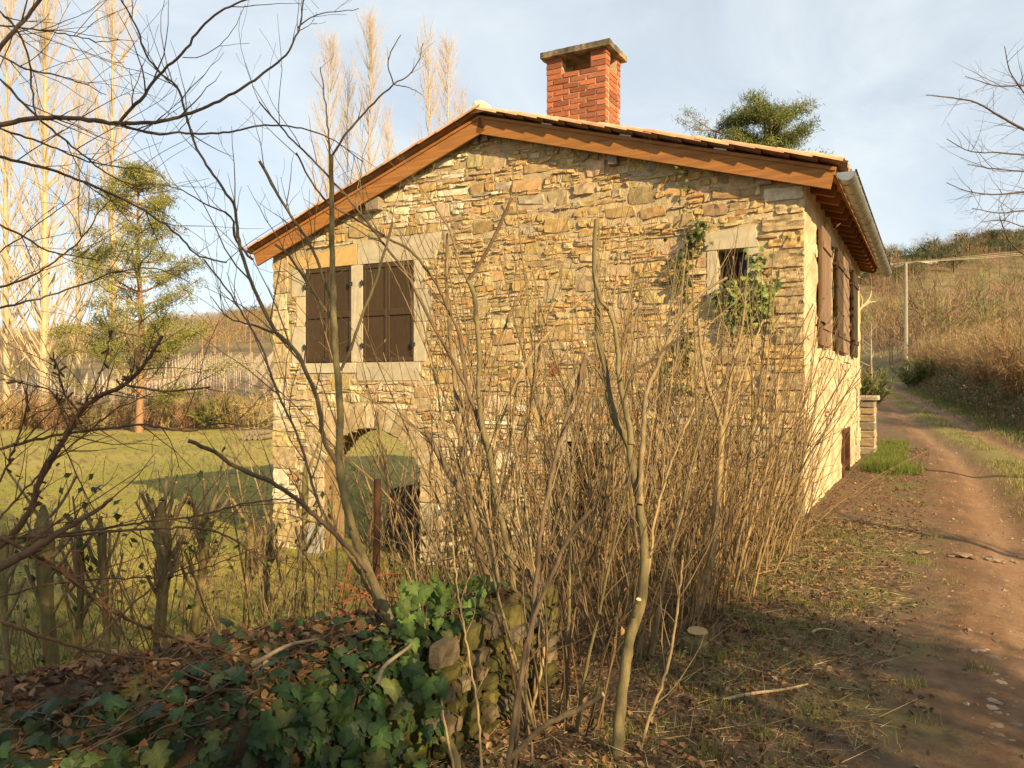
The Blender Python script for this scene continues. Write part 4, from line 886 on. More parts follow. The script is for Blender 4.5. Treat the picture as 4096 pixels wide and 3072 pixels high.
bC = np.array([.42, 3.35, gz(.42, 3.35)])
shrub('smooth_bark_shrub', 'thick smooth olive trunk forking halfway up at the picture centre', 'shrub', [
    ([(1333, 1720), (1335, 1600), (1350, 1450), (1360, 1380), (1385, 1300), (1391, 1185), (1378, 1071), (1365, 1006), (1355, 950), (1333, 915), (1317, 860), (1306, 794), (1293, 730), (1290, 648), (1284, 560), (1287, 475)], 3.35, 3.9, 40, 12, BKG * .95, True, 5, .5),
    ([(1362, 960), (1362, 934), (1349, 876), (1339, 827), (1333, 746), (1317, 677), (1297, 648), (1284, 590)], 3.6, 3.8, 20, 9, BKG * 1.1, False, 4, .5),
    ([(1382, 1090), (1385, 1006), (1391, 908), (1394, 860), (1420, 794), (1443, 736), (1486, 667), (1520, 630), (1570, 600)], 3.55, 4.2, 18, 6, BK * 1.1, False, 8, .6),
    ([(1349, 880), (1352, 853), (1362, 817), (1411, 772), (1486, 720)], 3.6, 3.5, 8, 6, BK2, True, 2, .3),
    ([(1340, 1480), (1370, 1330), (1400, 1230), (1415, 1120), (1450, 1000), (1500, 880)], 3.5, 3.9, 12, 4, BKY, False, 8, .5),
    ([(1375, 1300), (1368, 1330), (1380, 1295)], 3.4, 3.35, 16, 15, BKG, True, 0, .1),
    ([(1360, 1720), (1400, 1560), (1440, 1450), (1460, 1340), (1475, 1200)], 3.4, 3.9, 11, 5, BKY, False, 8, .5)], bC)
bD = np.array([1.05, 5.5, gz(1.05, 5.5)])
shrub('smooth_bark_shrub', 'forked pale trunk rising from the dry canes right of centre', 'shrub', [
    ([(1505, 1345), (1512, 1310), (1525, 1260), (1540, 1180), (1545, 1100), (1555, 1000), (1560, 920)], 5.5, 5.7, 26, 18, BKY * .9, True, 5, .5),
    ([(1560, 930), (1545, 880), (1530, 840), (1515, 760), (1508, 690)], 5.7, 5.8, 13, 8, BKY * .9, True, 6, .6),
    ([(1563, 925), (1572, 870), (1580, 800), (1600, 720), (1612, 650)], 5.7, 5.9, 12, 6, BKY, False, 7, .6), ([(1565, 930), (1590, 850), (1620, 760), (1650, 690)], 5.7, 5.9, 9, 4, BKY, False, 7, .6),
    ([(1490, 1330), (1500, 1240), (1520, 1180), (1530, 1100)], 5.55, 5.8, 16, 9, BKG, False, 4, .5)], bD, tcol=BKY)
bE = np.array([.25, 3.15, gz(.25, 3.15)])
shrub('cut_shrub', 'slim dark leaning stems with fresh sawn ends near the camera', 'shrub', [
    ([(1090, 1720), (1120, 1500), (1150, 1350), (1160, 1230), (1165, 1170), (1190, 1040), (1210, 950), (1240, 850), (1266, 765)], 3.1, 3.5, 17, 12, BK2, True, 6, .5),
    ([(1215, 940), (1225, 925), (1255, 850), (1268, 775)], 3.4, 3.45, 6, 5, BK2, True, 1, .3),
    ([(1110, 1660), (1150, 1345), (1190, 1250), (1230, 1160), (1277, 1100)], 3.15, 3.3, 14, 11, BK2, True, 3, .3),
    ([(1100, 1640), (1190, 1560), (1255, 1530), (1303, 1500)], 3.15, 3.0, 18, 13, BK, True, 1, .2),
    ([(1150, 1640), (1135, 1500), (1145, 1380), (1170, 1250), (1225, 1040), (1250, 930), (1262, 860)], 3.2, 3.7, 8, 3, BK2, False, 6, .4),
    ([(985, 1690), (960, 1560), (940, 1440), (905, 1300), (890, 1150)], 3.1, 3.6, 7, 3, BKY, False, 7, .4),
    ([(1040, 1700), (1035, 1560), (1010, 1400), (985, 1250), (975, 1120)], 3.1, 3.7, 7, 3, BKY, False, 7, .4)], bE)

# ------------------------------------------------------------------ thicket of dry canes along the gable
def coppice(base, n, hmin, hmax, rad, lean, label, col):
    t = thing('cane_shrub', label, 'shrub', tuple(base), group='dry cane shrubs along the gable'); K = 8; P = []; R = []
    for _ in range(n):
        a = rng.uniform(0, 2 * math.pi); r = rad * math.sqrt(rng.random()); p = base + np.array([r * math.cos(a), r * math.sin(a) * .8, 0]); p[2] = gz(p[0], p[1]) - .03
        hmax_ = hmax * .93; d = unit(np.array([math.cos(a) * .20 + lean[0], math.sin(a) * .12 + lean[1], 1.0]) + rng.normal(0, .07, 3)); arch = rng.random() < .14; d = unit(d + np.array([rng.normal(0, .5), rng.normal(0, .25), 0])) if arch else d; L = hmin * .55 + (hmax_ - hmin * .55) * rng.random() ** 1.2; q = d.copy(); pts = [p]
        for k in range(K - 1): q = unit(q + rng.normal(0, .085, 3) + np.array([math.cos(a), math.sin(a), 0]) * .012); pts.append(pts[-1] + q * L / (K - 1))
        P.append(pts); R.append(np.linspace(1, .35, K) * rng.uniform(.0036, .0085))
    P = np.array(P); R = np.array(R); mb = MB(); tubes(mb, P, R, 5, pal([col, col * .55, col * 1.25, col * .8], n, .15)); mb.build('canes', M_bark, t, base)
    nb = max(5, n // 7); P2 = []; R2 = []
    for _ in range(nb):
        a = rng.uniform(0, 2 * math.pi); p = base + np.array([rad * .6 * math.cos(a), rad * .5 * math.sin(a), -.03]); d = unit(np.array([math.cos(a) * .22 + lean[0], math.sin(a) * .1 + lean[1], 1]) + rng.normal(0, .05, 3)); L = rng.uniform(.8, 1.12) * hmax; pts = [p]; q = d.copy()
        for k in range(K - 1): q = unit(q + rng.normal(0, .05, 3)); pts.append(pts[-1] + q * L / (K - 1))
        P2.append(pts); R2.append(np.linspace(1, .3, K) * rng.uniform(.008, .0145))
    P2 = np.array(P2); R2 = np.array(R2); mb = MB(); tubes(mb, P2, R2, 6, pal([BK * 1.1, col * 1.1, BKG], nb, .15)); mb.build('stem', M_bark, t, base, smooth=True)
    tw = []
    for a, b in zip(P2, R2): tw += twigs_on(a, b, 7, .2, .8, .3, .3, 1.0, 2, .8)
    for a, b in zip(P, R): tw += twigs_on(a, b, int(rng.integers(1, 5)), .10, .5, .12, .2, 1.0, 1, 1.15)
    twig_part(tw, t, base, col * .85, var=.3); nl = int(n * .5); ps = np.array([tw[int(rng.integers(len(tw)))][0][int(rng.integers(1, 7))] for _ in range(nl)]); lm = MB(); scatter(lm, [(0, 0, 0), (.3, .25, .16), (.34, .6, .2), (0, 1.0, .02), (-.3, .62, .14), (-.28, .25, .18), (0, .5, 0)], [(0, 1, 6), (1, 2, 6), (2, 3, 6), (3, 4, 6), (4, 5, 6), (5, 0, 6)], ps, frames(rng.normal(size=(nl, 3)), rng.normal(size=(nl, 3)) + [0, 0, -.8]), rng.uniform(.02, .05, nl), pal([(.22, .11, .045), (.28, .16, .075), (.15, .08, .04)], nl, .2)); o = lm.build('leaves', M_litter, t, base); o['kind'] = 'stuff'; return t
CN = np.array((.225, .147, .066)); CNd = np.array((.165, .108, .05))
for (x, y, n, h0, h1, r, ln, lab) in ((.62, 4.6, 46, .9, 1.7, .30, (-.02, .02), 'low dry canes right behind the thick olive trunk'), (.95, 5.3, 90, 1.2, 2.2, .42, (0, .0), 'dense dry canes beside the pale forked trunk'), (1.35, 6.0, 120, 1.3, 2.4, .5, (.0, .02), 'dense golden canes under the ivied small window'),
        (1.75, 6.8, 120, 1.4, 2.5, .5, (.0, .0), 'tall golden canes below the gable corner, middle of the thicket'), (2.2, 7.5, 110, 1.5, 2.5, .45, (.03, 0), 'tall dry canes in front of the house corner'), (2.65, 8.3, 80, 1.2, 2.3, .4, (.04, 0), 'thin dry canes against the house corner by the track'),
        (.25, 6.2, 80, 1.6, 2.6, .5, (-.03, 0), 'dry canes before the dark low opening in the gable'), (.8, 7.2, 80, 1.6, 2.7, .55, (0, 0), 'canes close to the gable under the terracotta vent'), (-.6, 6.4, 46, 1.7, 2.5, .5, (-.02, 0), 'thin canes just right of the arch'), (-1.75, 7.0, 22, 1.4, 2.1, .5, (0, 0), 'sparse canes in front of the arched doorway'),
        (.05, 4.9, 42, 1.2, 2.6, .38, (-.06, 0), 'thin tangled canes behind the many-stemmed shrub'), (.55, 5.3, 44, 1.3, 2.8, .4, (.03, 0), 'thin tangled canes right of the many-stemmed shrub'), (-.35, 5.4, 34, 1.4, 2.6, .4, (-.05, 0), 'thin canes between the mossy wall and the arch'), (1.2, 7.6, 70, 1.5, 2.9, .6, (0, 0), 'tall canes touching the gable below the ivied window'), (.2, 3.75, 26, .8, 1.7, .22, (-.05, .02), 'slim upright whips at the end of the mossy wall')):
    coppice(np.array([x, y, gz(x, y)]), int(n * .62), h0, h1, r, ln, lab, CN if y > 5 else CNd)

# ------------------------------------------------------------------ big bare tree left of the frame, its branches reach across the sky
bT = np.array([-2.75, 2.7, gz(-2.75, 2.7)])
tree = thing('bare_tree', 'bare tree whose dark branches reach in from the left across sky and lawn', 'tree', tuple(bT))
def tub(P, r, col, name, parent, base, n=8): mb = MB(); tubes(mb, np.asarray(P)[None], np.asarray(r)[None], n, col); return mb.build(name, M_bark, parent, base, smooth=True)
TR = catmull([bT - [0, 0, .2], bT + [.02, .05, 1.0], bT + [.0, .1, 2.2], bT + [.1, .15, 3.4], bT + [.05, .2, 5.2]], 24); tub(TR, np.linspace(.085, .03, 24), BK2, 'trunk', tree, bT, 10)
limbs = [([(0, 270), (68, 257), (164, 255), (257, 267), (318, 265), (410, 245), (479, 215), (564, 162), (616, 120), (643, 68), (657, -10)], 2.9, 3.2, 13, 3, 12, .35),
    ([(258, 265), (308, 209), (342, 164), (390, 120), (427, 68), (462, 34), (530, 0), (600, -20)], 3.0, 2.9, 9, 4, 5, .4), ([(643, 60), (660, 45), (700, 28), (740, 25), (775, 18)], 3.15, 3.2, 3.5, 1.6, 2, .15), ([(395, 124), (430, 122), (470, 100), (500, 68), (530, 10)], 2.95, 2.9, 2.6, 1.2, 1, .2),
    ([(260, 268), (325, 287), (400, 288), (479, 287), (581, 270), (650, 277), (718, 301), (756, 328), (785, 350)], 3.0, 3.3, 7, 2.6, 10, .3), ([(-60, 190), (0, 101), (34, 62), (85, 0), (120, -60)], 2.6, 2.6, 13, 8, 6, .5),
    ([(0, 24), (40, 70), (58, 113), (68, 180), (72, 222), (79, 253)], 2.7, 2.8, 6, 3.5, 6, .4), ([(0, 171), (82, 253), (171, 328), (222, 369), (298, 407)], 2.8, 3.0, 7, 3, 8, .4),
    ([(-20, 335), (0, 339), (68, 356), (137, 376), (205, 404), (274, 434), (328, 465), (390, 513), (428, 551), (490, 567)], 2.9, 3.3, 8, 4, 9, .4), ([(0, 277), (68, 301), (120, 321), (171, 342), (240, 359), (290, 362), (332, 372)], 2.8, 3.0, 6, 2.4, 8, .35),
    ([(0, 485), (50, 510), (110, 545), (160, 553), (215, 563)], 2.7, 2.9, 6, 2.4, 6, .35), ([(0, 545), (60, 500), (120, 455), (170, 425)], 2.8, 2.9, 3.5, 1.8, 3, .3),
    ([(0, 120), (60, 150), (120, 160), (200, 190), (230, 205)], 2.7, 2.8, 5, 1.8, 8, .4), ([(0, 55), (60, 62), (120, 70), (170, 80), (228, 90), (258, 86)], 2.7, 2.8, 5, 2, 8, .4), ([(0, 620), (60, 600), (110, 570), (190, 500), (230, 440), (260, 425)], 2.8, 2.9, 6, 2.2, 6, .35), ([(0, 665), (100, 640), (180, 615), (260, 585), (330, 580), (410, 610)], 2.8, 3.0, 6, 2.2, 7, .35)]
tw = []
def on_trunk(h): i = int(np.clip(h / 5.2 * 23, 0, 23)); return TR[i]
for pts, d0, d1, w0, w1, n, lm in limbs:
    Q, r = trace(pts, d0, d1, w0 * .85, w1 * .85); tw += twigs_on(Q, r, int(n * 1.05), .12, lm * 1.1, .12, .05, 1.0, 3, 1.0)
    if pts[0][0] <= 5:
        j = on_trunk(np.clip(Q[0][2] - bT[2] - .25, .3, 5)); Q = np.vstack([catmull([j, (j + Q[0]) / 2 + [0, 0, .03], Q[0]], 8)[:-1], Q]); r = np.r_[np.linspace(max(r[0] * 1.5, .012), r[0], 8)[:-1], r]
    tub(Q, r, BK2, 'limb', tree, bT)
twig_part(tw, tree, bT, BK2 * .9)
# a smaller shrub whose arching limb carries the red-budded spurs, lower left
bS = np.array([-2.35, 2.55, gz(-2.35, 2.55)])
shr = thing('spur_shrub', 'dark arching shrub with knobbly spurs in the lower left corner', 'shrub', tuple(bS)); tw = []
for pts, d0, d1, w0, w1, n, lm, knob in [([(-40, 1210), (0, 1180), (40, 1140), (66, 1100), (82, 1045), (117, 983), (156, 921), (172, 893), (219, 854), (269, 831), (305, 796), (332, 757), (351, 725)], 2.7, 2.75, 15, 7, 12, .16, 1),
    ([(269, 831), (310, 838), (371, 844), (455, 836)], 2.72, 2.75, 5.5, 3.5, 3, .12, 0), ([(-20, 975), (0, 970), (78, 950), (156, 935), (273, 921), (312, 917), (371, 929), (430, 927), (468, 915), (523, 921)], 2.7, 2.9, 7, 3, 9, .3, 0),
    ([(-40, 1240), (0, 1225), (78, 1182), (129, 1148), (176, 1124), (242, 1077)], 2.3, 2.6, 22, 7, 3, .2, 0), ([(-20, 1172), (0, 1167), (156, 1156), (297, 1144), (469, 1150), (540, 1190), (580, 1230)], 2.5, 2.9, 8, 3, 6, .3, 0), ([(100, 1156), (156, 1150), (312, 1128), (430, 1113), (540, 1085), (640, 1075)], 2.6, 3.0, 6, 2, 5, .3, 0),
    ([(0, 1160), (60, 1190), (140, 1240), (240, 1320), (330, 1362), (430, 1390), (520, 1425), (560, 1480)], 2.4, 2.9, 9, 4, 8, .25, 1), ([(0, 1340), (80, 1372), (180, 1400), (290, 1420), (400, 1425)], 2.3, 2.6, 10, 4, 5, .2, 0), ([(172, 893), (140, 850), (125, 800), (115, 760)], 2.72, 2.7, 5, 3, 4, .15, 1), ([(150, 930), (130, 880), (115, 850), (60, 830), (0, 820)], 2.72, 2.7, 4, 2, 4, .2, 1), ([(150, 925), (200, 840), (230, 770), (240, 715)], 2.7, 2.8, 3.5, 2, 3, .2, 1), ([(0, 1040), (30, 970), (55, 900), (60, 830)], 2.6, 2.6, 5, 3, 5, .2, 1),
    ([(160, 1420), (210, 1380), (280, 1310), (340, 1260), (460, 1200)], 2.5, 2.8, 6, 2.5, 5, .25, 0), ([(60, 1100), (130, 960), (180, 1060), (220, 1130)], 2.6, 2.8, 4, 2, 4, .2, 0), ([(0, 1120), (70, 1040), (170, 950), (260, 880), (330, 850)], 2.7, 2.9, 5, 2, 6, .25, 0), ([(0, 1290), (120, 1260), (250, 1250), (400, 1240), (560, 1180)], 2.5, 2.9, 5, 2, 7, .25, 0)]:
    Q, r = trace(pts, d0, d1, w0, w1); t_ = twigs_on(Q, r, int(n * 2.6), .05, lm * 1.5, .15, .05, 1.0, 3, 1.25); tw += t_
    if knob:
        for k in range(int(len(Q) * .8)): i = int(rng.integers(1, len(Q) - 1)); d = unit(rng.normal(size=3)); p0 = Q[i]; tw.append((np.array([p0 + d * x for x in np.linspace(0, .03, 7)]), np.array([.5, .8, 1, .8, 1.1, 1.0, .2]) * .0045))
    if pts[0][0] <= 5: Q = np.vstack([catmull([bS + [0, 0, max(.1, Q[0][2] - bS[2] - .5)], Q[0]], 6)[:-1], Q]); r = np.r_[np.full(5, r[0]), r]
    tub(Q, r, BK2 * (.85, .7, .6), 'limb', shr, bS)
tub(np.array([bS - [0, 0, .2], bS + [0, 0, .5], bS + [.02, .02, 1.1], bS + [0, 0, 1.7]]), [.05, .045, .035, .02], BK2, 'trunk', shr, bS)
twig_part(tw, shr, bS, BK2 * (.95, .65, .5))

# ------------------------------------------------------------------ pollarded hedge between wall and lawn
def pollard(x, yb, yh, wpx, lean, d, nst, label, forks=None, spread=.5):
    k, _ = ray(x, 900); bx, by = k * d, d; b = np.array([bx, by, gz(bx, by)]); t = thing('pollard_tree', label, 'tree', tuple(b), group='cut back hedge trees by the lawn')
    hd = at(x + lean, yh, d + .1); r0 = wpx * .82 / 2 * PX / F * d
    Q = catmull([b - [0, 0, .15], b + (hd - b) * .35 + rng.normal(0, .02, 3), b + (hd - b) * .7 + rng.normal(0, .02, 3), hd], 16); rad = np.r_[np.linspace(r0 * 1.1, r0 * .85, 11), np.linspace(r0 * .95, r0 * 1.35, 3), [r0 * 1.1, r0 * .25]]
    tub(Q, rad, BKG * (1, .98, .8), 'trunk', t, b, 10); tw = []
    for i in range(int(nst * 2.0)):
        a = rng.uniform(-1, 1); h = rng.uniform(.62, .97); j = Q[int(h * 15)]; dr = unit(np.array([a * spread * 1.6, rng.uniform(-.4, .4), 1.0])); L = rng.uniform(.14, .42); P = catmull([j, j + dr * L * .5 + rng.normal(0, .012, 3), j + dr * L + [0, 0, .03]], 8); rr_ = np.linspace(.018, .011, 8) * rng.uniform(.5, 1.05); o = tub(P, rr_, BK, 'stub', t, b, 7)
        cb = MB(); capdisc(cb, P[-1], P[-1] - P[-2], rr_[-1] * 1.02, (.6, .45, .24)); cb.build('cut_end', M_cut, o, b); tw += twigs_on(P, rr_, 2, .08, .4, .5, .3, 1, 1)
    tw += twigs_on(Q, rad, 9, .15, .6, .3, .1, .95, 2); twig_part(tw, t, b, BK)
    n = int(rng.integers(16, 34)); ps = np.array([tw[int(rng.integers(len(tw)))][0][int(rng.integers(2, 7))] for _ in range(n)]); lm = MB(); scatter(lm, [(0, 0, 0), (.32, .4, .05), (0, 1, -.05), (-.32, .4, .05), (0, .5, 0)], [(0, 1, 4), (1, 2, 4), (2, 3, 4), (3, 0, 4)], ps, frames(rng.normal(size=(n, 3)) + [0, -.6, .6], rng.normal(size=(n, 3)) + [0, 0, -.7]), rng.uniform(.04, .085, n), pal([(.05, .085, .022), (.075, .10, .026)], n)); lm.build('leaves', M_ivy, t, b)
for a in ((133, 1370, 1090, 40, -40, 5.2, 7, 'thick pollarded trunk, leftmost of the row, forking low behind branches'), (186, 1300, 1120, 19, -20, 5.6, 5, 'slim straight pollard beside the thick leftmost one'), (255, 1330, 1115, 17, -38, 5.6, 5, 'slim pollard leaning left before the lawn'), (348, 1320, 1085, 33, -2, 5.8, 15, 'stout pollard with a wide fan of sawn stubs'),
          (392, 1330, 1090, 23, 55, 6.0, 10, 'pollard leaning right with a broad stubby head'), (530, 1300, 1120, 19, 12, 6.6, 6, 'upright thin pollard near the house corner'), (598, 1300, 1130, 19, -30, 6.8, 6, 'pollard leaning left by the house corner'), (655, 1290, 1000, 14, 5, 7.0, 4, 'tall thin pale pollard stem before the white jamb'), (40, 1380, 1130, 20, -30, 5.0, 4, 'small pollard stem at the picture edge beside the thick one')):
    pollard(*a)
sap = thing('sapling_row', 'thin leafy hedge shoots between the pollards and the lawn', 'hedge', (-2.6, 6.4, gz(-2.6, 6.4))); bs_ = np.array([-2.6, 6.4, gz(-2.6, 6.4)]); tw = []; P = []; R = []
for k in range(120):
    x = rng.uniform(-4.4, -.5); y = 6.1 + (x + 2.6) * .28 + rng.normal(0, .25); p = np.array([x, y, gz(x, y) - .05]); L = rng.uniform(.9, 1.75); pts = [p]; q = unit(np.array([rng.normal(0, .18), rng.normal(0, .1), 1]))
    for i in range(9): q = unit(q + rng.normal(0, .07, 3)); pts.append(pts[-1] + q * L / 9)
    P.append(pts); R.append(np.linspace(.0065, .0022, 10) * rng.uniform(.7, 1.6))
m_ = MB(); tubes(m_, np.array(P), np.array(R), 5, pal([BK, BKY * .7], 120, .15)); m_.build('stem', M_bark, sap, bs_)
for a, b in zip(P, R): tw += twigs_on(np.array(a), b, 6, .08, .4, .3, .25, 1, 1)
twig_part(tw, sap, bs_, BKY * .8); n = 330; ps = np.array([tw[int(rng.integers(len(tw)))][0][int(rng.integers(2, 7))] for _ in range(n)]); lm = MB()
scatter(lm, [(0, 0, 0), (.32, .4, .05), (0, 1, -.05), (-.32, .4, .05), (0, .5, 0)], [(0, 1, 4), (1, 2, 4), (2, 3, 4), (3, 0, 4)], ps, frames(rng.normal(size=(n, 3)) + [0, -.6, .6], rng.normal(size=(n, 3)) + [0, 0, -.7]), rng.uniform(.035, .075, n), pal([(.05, .085, .022), (.085, .11, .028)], n)); o = lm.build('leaves', M_ivy, sap, bs_); o['kind'] = 'stuff'
# ------------------------------------------------------------------ ivy on the gable
def house_w(u, v, z): x, y = xy_of(u, v); return np.array([x, y, z])
hn = np.array([-S_, -C_, 0])
def wall_ivy(label, pts, n, spread, size, cols, main):
    """pts: (x,y) of creeping stems in the 2212 view, on the gable plane"""
    p0 = pts[0][0]; u, z = on_v(*p0); b = house_w(u, -.02, z); t = thing('climbing_ivy', label, 'ivy', tuple(b)); m_ = MB(); PP = []
    for line in pts:
        q = np.array([house_w(*[on_v(x, y)[0], -.045, on_v(x, y)[1]]) for x, y in line]); Q = catmull(q, 16); Q += rng.normal(0, .012, Q.shape); tubes(m_, Q[None], np.linspace(.009, .003, 16)[None], 5, (.17, .11, .06)); PP.append(Q)
    m_.build('vine', M_twig, t, b); PP = np.concatenate(PP); i = rng.integers(0, len(PP), n); lat = np.array([C_, -S_, 0]); c = PP[i] + lat[None] * rng.normal(0, spread, (n, 1)) + np.array([0, 0, 1])[None] * rng.normal(0, spread, (n, 1)) + hn[None] * rng.uniform(.0, .10, (n, 1))
    lm = MB(); nn = hn[None] + rng.normal(0, .5, (n, 3)) + [.2, 0, .3]; tip = np.array([0, 0, -1.0])[None] + rng.normal(0, .5, (n, 3))
    for k in range(4): ix = np.arange(k, n, 4); scatter(lm, LV[k][0], LV[k][1], c[ix], frames(nn[ix], tip[ix]), rng.uniform(size * .6, size * 1.25, len(ix)), pal(cols, len(ix), .2))
    o = lm.build('leaves', M_ivy, t, b); o['kind'] = 'stuff'
YG = [(.13, .155, .035), (.10, .135, .03), (.06, .10, .026), (.16, .17, .05)]
wall_ivy('yellow-green ivy under and around the small barred window', [[(1590, 720), (1600, 680), (1570, 650), (1545, 630)], [(1600, 680), (1630, 640), (1640, 590), (1632, 550)], [(1590, 700), (1620, 660), (1650, 650)], [(1600, 690), (1590, 640), (1600, 615)], [(1640, 700), (1655, 660), (1660, 620)]], 420, .085, .075, YG, 0)
wall_ivy('thin ivy vine climbing the gable left of the small window', [[(1480, 780), (1490, 700), (1488, 620), (1490, 540), (1487, 470), (1484, 400), (1482, 375)], [(1490, 620), (1475, 590), (1470, 560)], [(1490, 540), (1512, 520), (1515, 480)]], 190, .05, .065, YG, 0)
wall_ivy('low ivy patch among the canes at the foot of the gable', [[(1470, 860), (1460, 800), (1475, 740)], [(990, 1200), (1000, 1130), (1010, 1080)]], 120, .14, .075, YG[:3], 0)

# ------------------------------------------------------------------ shade giving trees on the photographer's side (outside the frame)
def evergreen(name, label, b, h, r, n, cols, trunk_r=.16, cl=.10, off=0.12, shape=1.0, kk=60, dens=None, group=None):
    t = thing(name, label, 'tree', tuple(b), group=group); tub(catmull([b - [0, 0, .3], b + [0.05, 0, h * .5], b + [0, .05, h * .97]], 14), np.linspace(trunk_r, .03, 14), BK2, 'trunk', t, b, 8)
    hh = off + (1 - off) * rng.random(n) ** .8; prof = np.clip((1 - hh) ** shape * 1.15 + .05, 0, 1) * np.minimum(1, (hh - off + .08) * 8); a = rng.uniform(0, 2 * math.pi, n); rr_ = r * prof * np.sqrt(rng.uniform(.15, 1, n))
    c = b[None] + np.c_[rr_ * np.cos(a), rr_ * np.sin(a), hh * h]; mb = MB(); N = n * kk; i = np.repeat(np.arange(n), kk); d = unit(rng.normal(size=(N, 3)) + [0, 0, .35]); P = c[i] + rng.normal(0, cl, (N, 3)) * r
    ribbons(mb, P, d, rng.uniform(.09, .22, N) * r * .6, np.full(N, .03 * r), pal(cols, n, .25)[i]); o = mb.build('crown', M_needle, t, b); return t
NEE = [(.045, .07, .018), (.06, .085, .022), (.035, .058, .016)]
def bare_tree(name, label, b, h, nl, cols, group=None, spread=.8, tr=.10, dirs=None, sub=3, tl=1.0, first=.25, cat='tree', n=5, K=8):
    t = thing(name, label, cat, tuple(b), group=group); TQ = catmull([b - [0, 0, .3], b + [rng.normal(0, .08), rng.normal(0, .08), h * .4], b + [rng.normal(0, .15), rng.normal(0, .15), h]], 20); tr_ = np.linspace(tr, tr * .2, 20); tub(TQ, tr_, cols, 'trunk', t, b, 9); tw = []
    for i in range(nl):
        f = rng.uniform(first, .98); j = TQ[int(f * 19)]; d = unit(np.array([rng.normal(), rng.normal(), .0])) if dirs is None else unit(np.array([*dirs, 0]) + rng.normal(0, .35, 3)); L = h * rng.uniform(.25, .5) * (1.15 - f * .6) * spread; pts = [j]; q = unit(d + [0, 0, rng.uniform(.1, .9)])
        for k in range(9): q = unit(q + rng.normal(0, .09, 3) + [0, 0, .02]); pts.append(pts[-1] + q * L / 9)
        pts = np.array(pts); r_ = np.linspace(tr_[int(f * 19)] * .55, .005, 10); tub(pts, r_, cols, 'limb', t, b, 6); tw += twigs_on(pts, r_, 9, L * .12, L * .45, .15, .15, 1.0, sub, 1.0, K)
    twig_part(tw, t, b, cols, n=3); return t
for (x, y, h, r, k) in ((4.1, -5.95, 12.5, 2.15, 170),): evergreen('yew_tree', 'dense dark evergreen behind the photographer shading the ivy wall', np.array([x, y, gz(x, y)]), h, r, 520, NEE, .2, .16, .02, .4, 50)
evergreen('shade_bush', 'unseen broad dark evergreen bush added behind the photographer to shade the verge', np.array([8.4, -5.0, gz(8.4, -5.0)]), 5.7, 1.6, 190, NEE, .1, .14, .05, .25, 34)  # added out of view as a shade caster, sized to darken the verge
for i, (x, y, h) in enumerate(((9.17, -5.1, 7.0), (9.6, 1.2, 5.0), (7.3, -4.5, 6.5))):
    bare_tree('hedge_tree', ('bare hedge tree beside the track, nearest the camera', 'bare hedge tree beside the track opposite the canes', 'bare hedge tree behind the photographer, nearest the evergreen')[i], np.array([x, y, gz(x, y)]), h, 18, BK2, 'bare hedge trees along the track', 1.0, .15, sub=2, first=.12)
# hawthorn whose twigs reach into the right edge
hb = np.array([9.9, 12.2, gz(9.9, 12.2)]); hw = thing('hawthorn_tree', 'bare twiggy hawthorn reaching in from the right edge above the track', 'tree', tuple(hb)); tub(catmull([hb - [0, 0, .3], hb + [-.1, 0, 1.6], hb + [.1, .1, 3.4], hb + [0, 0, 5.4]], 18), np.linspace(.13, .03, 18), BK2, 'trunk', hw, hb, 9); tw = []
for pts, w0, w1, n in (([(2330, 330), (2212, 280), (2150, 245), (2110, 222), (2060, 212), (2000, 205)], 9, 1.6, 15), ([(2320, 200), (2212, 185), (2150, 185), (2085, 165)], 5, 1.4, 10), ([(2330, 350), (2212, 335), (2160, 330), (2090, 325), (2045, 300)], 6, 1.5, 14), ([(2330, 380), (2212, 370), (2150, 365), (2090, 355)], 6, 1.5, 14), ([(2330, 420), (2212, 415), (2150, 420), (2080, 410), (2045, 395)], 6, 1.5, 15), ([(2330, 470), (2212, 455), (2160, 460), (2100, 450)], 6, 1.5, 12), ([(2330, 510), (2212, 490), (2160, 475), (2120, 480)], 5, 1.4, 10), ([(2330, 300), (2240, 250), (2212, 200), (2180, 150), (2170, 100)], 6, 1.5, 12), ([(2300, 560), (2212, 550), (2180, 520), (2160, 470)], 6, 2, 8)):
    Q, r = trace(pts, 11.5, 10.3, w0, w1); tw += twigs_on(Q, r, int(n * 1.5), .12, .75, .1, .2, 1.0, 3, 1.1); j = hb + [0, 0, np.clip(Q[0][2] - hb[2] - .3, .8, 5)]; Q = np.vstack([catmull([j, Q[0]], 5)[:-1], Q]); r = np.r_[np.full(4, r[0]), r]; tub(Q, r, BK2 * .5, 'limb', hw, hb, 6)
twig_part(tw, hw, hb, BK2 * .5, n=4)

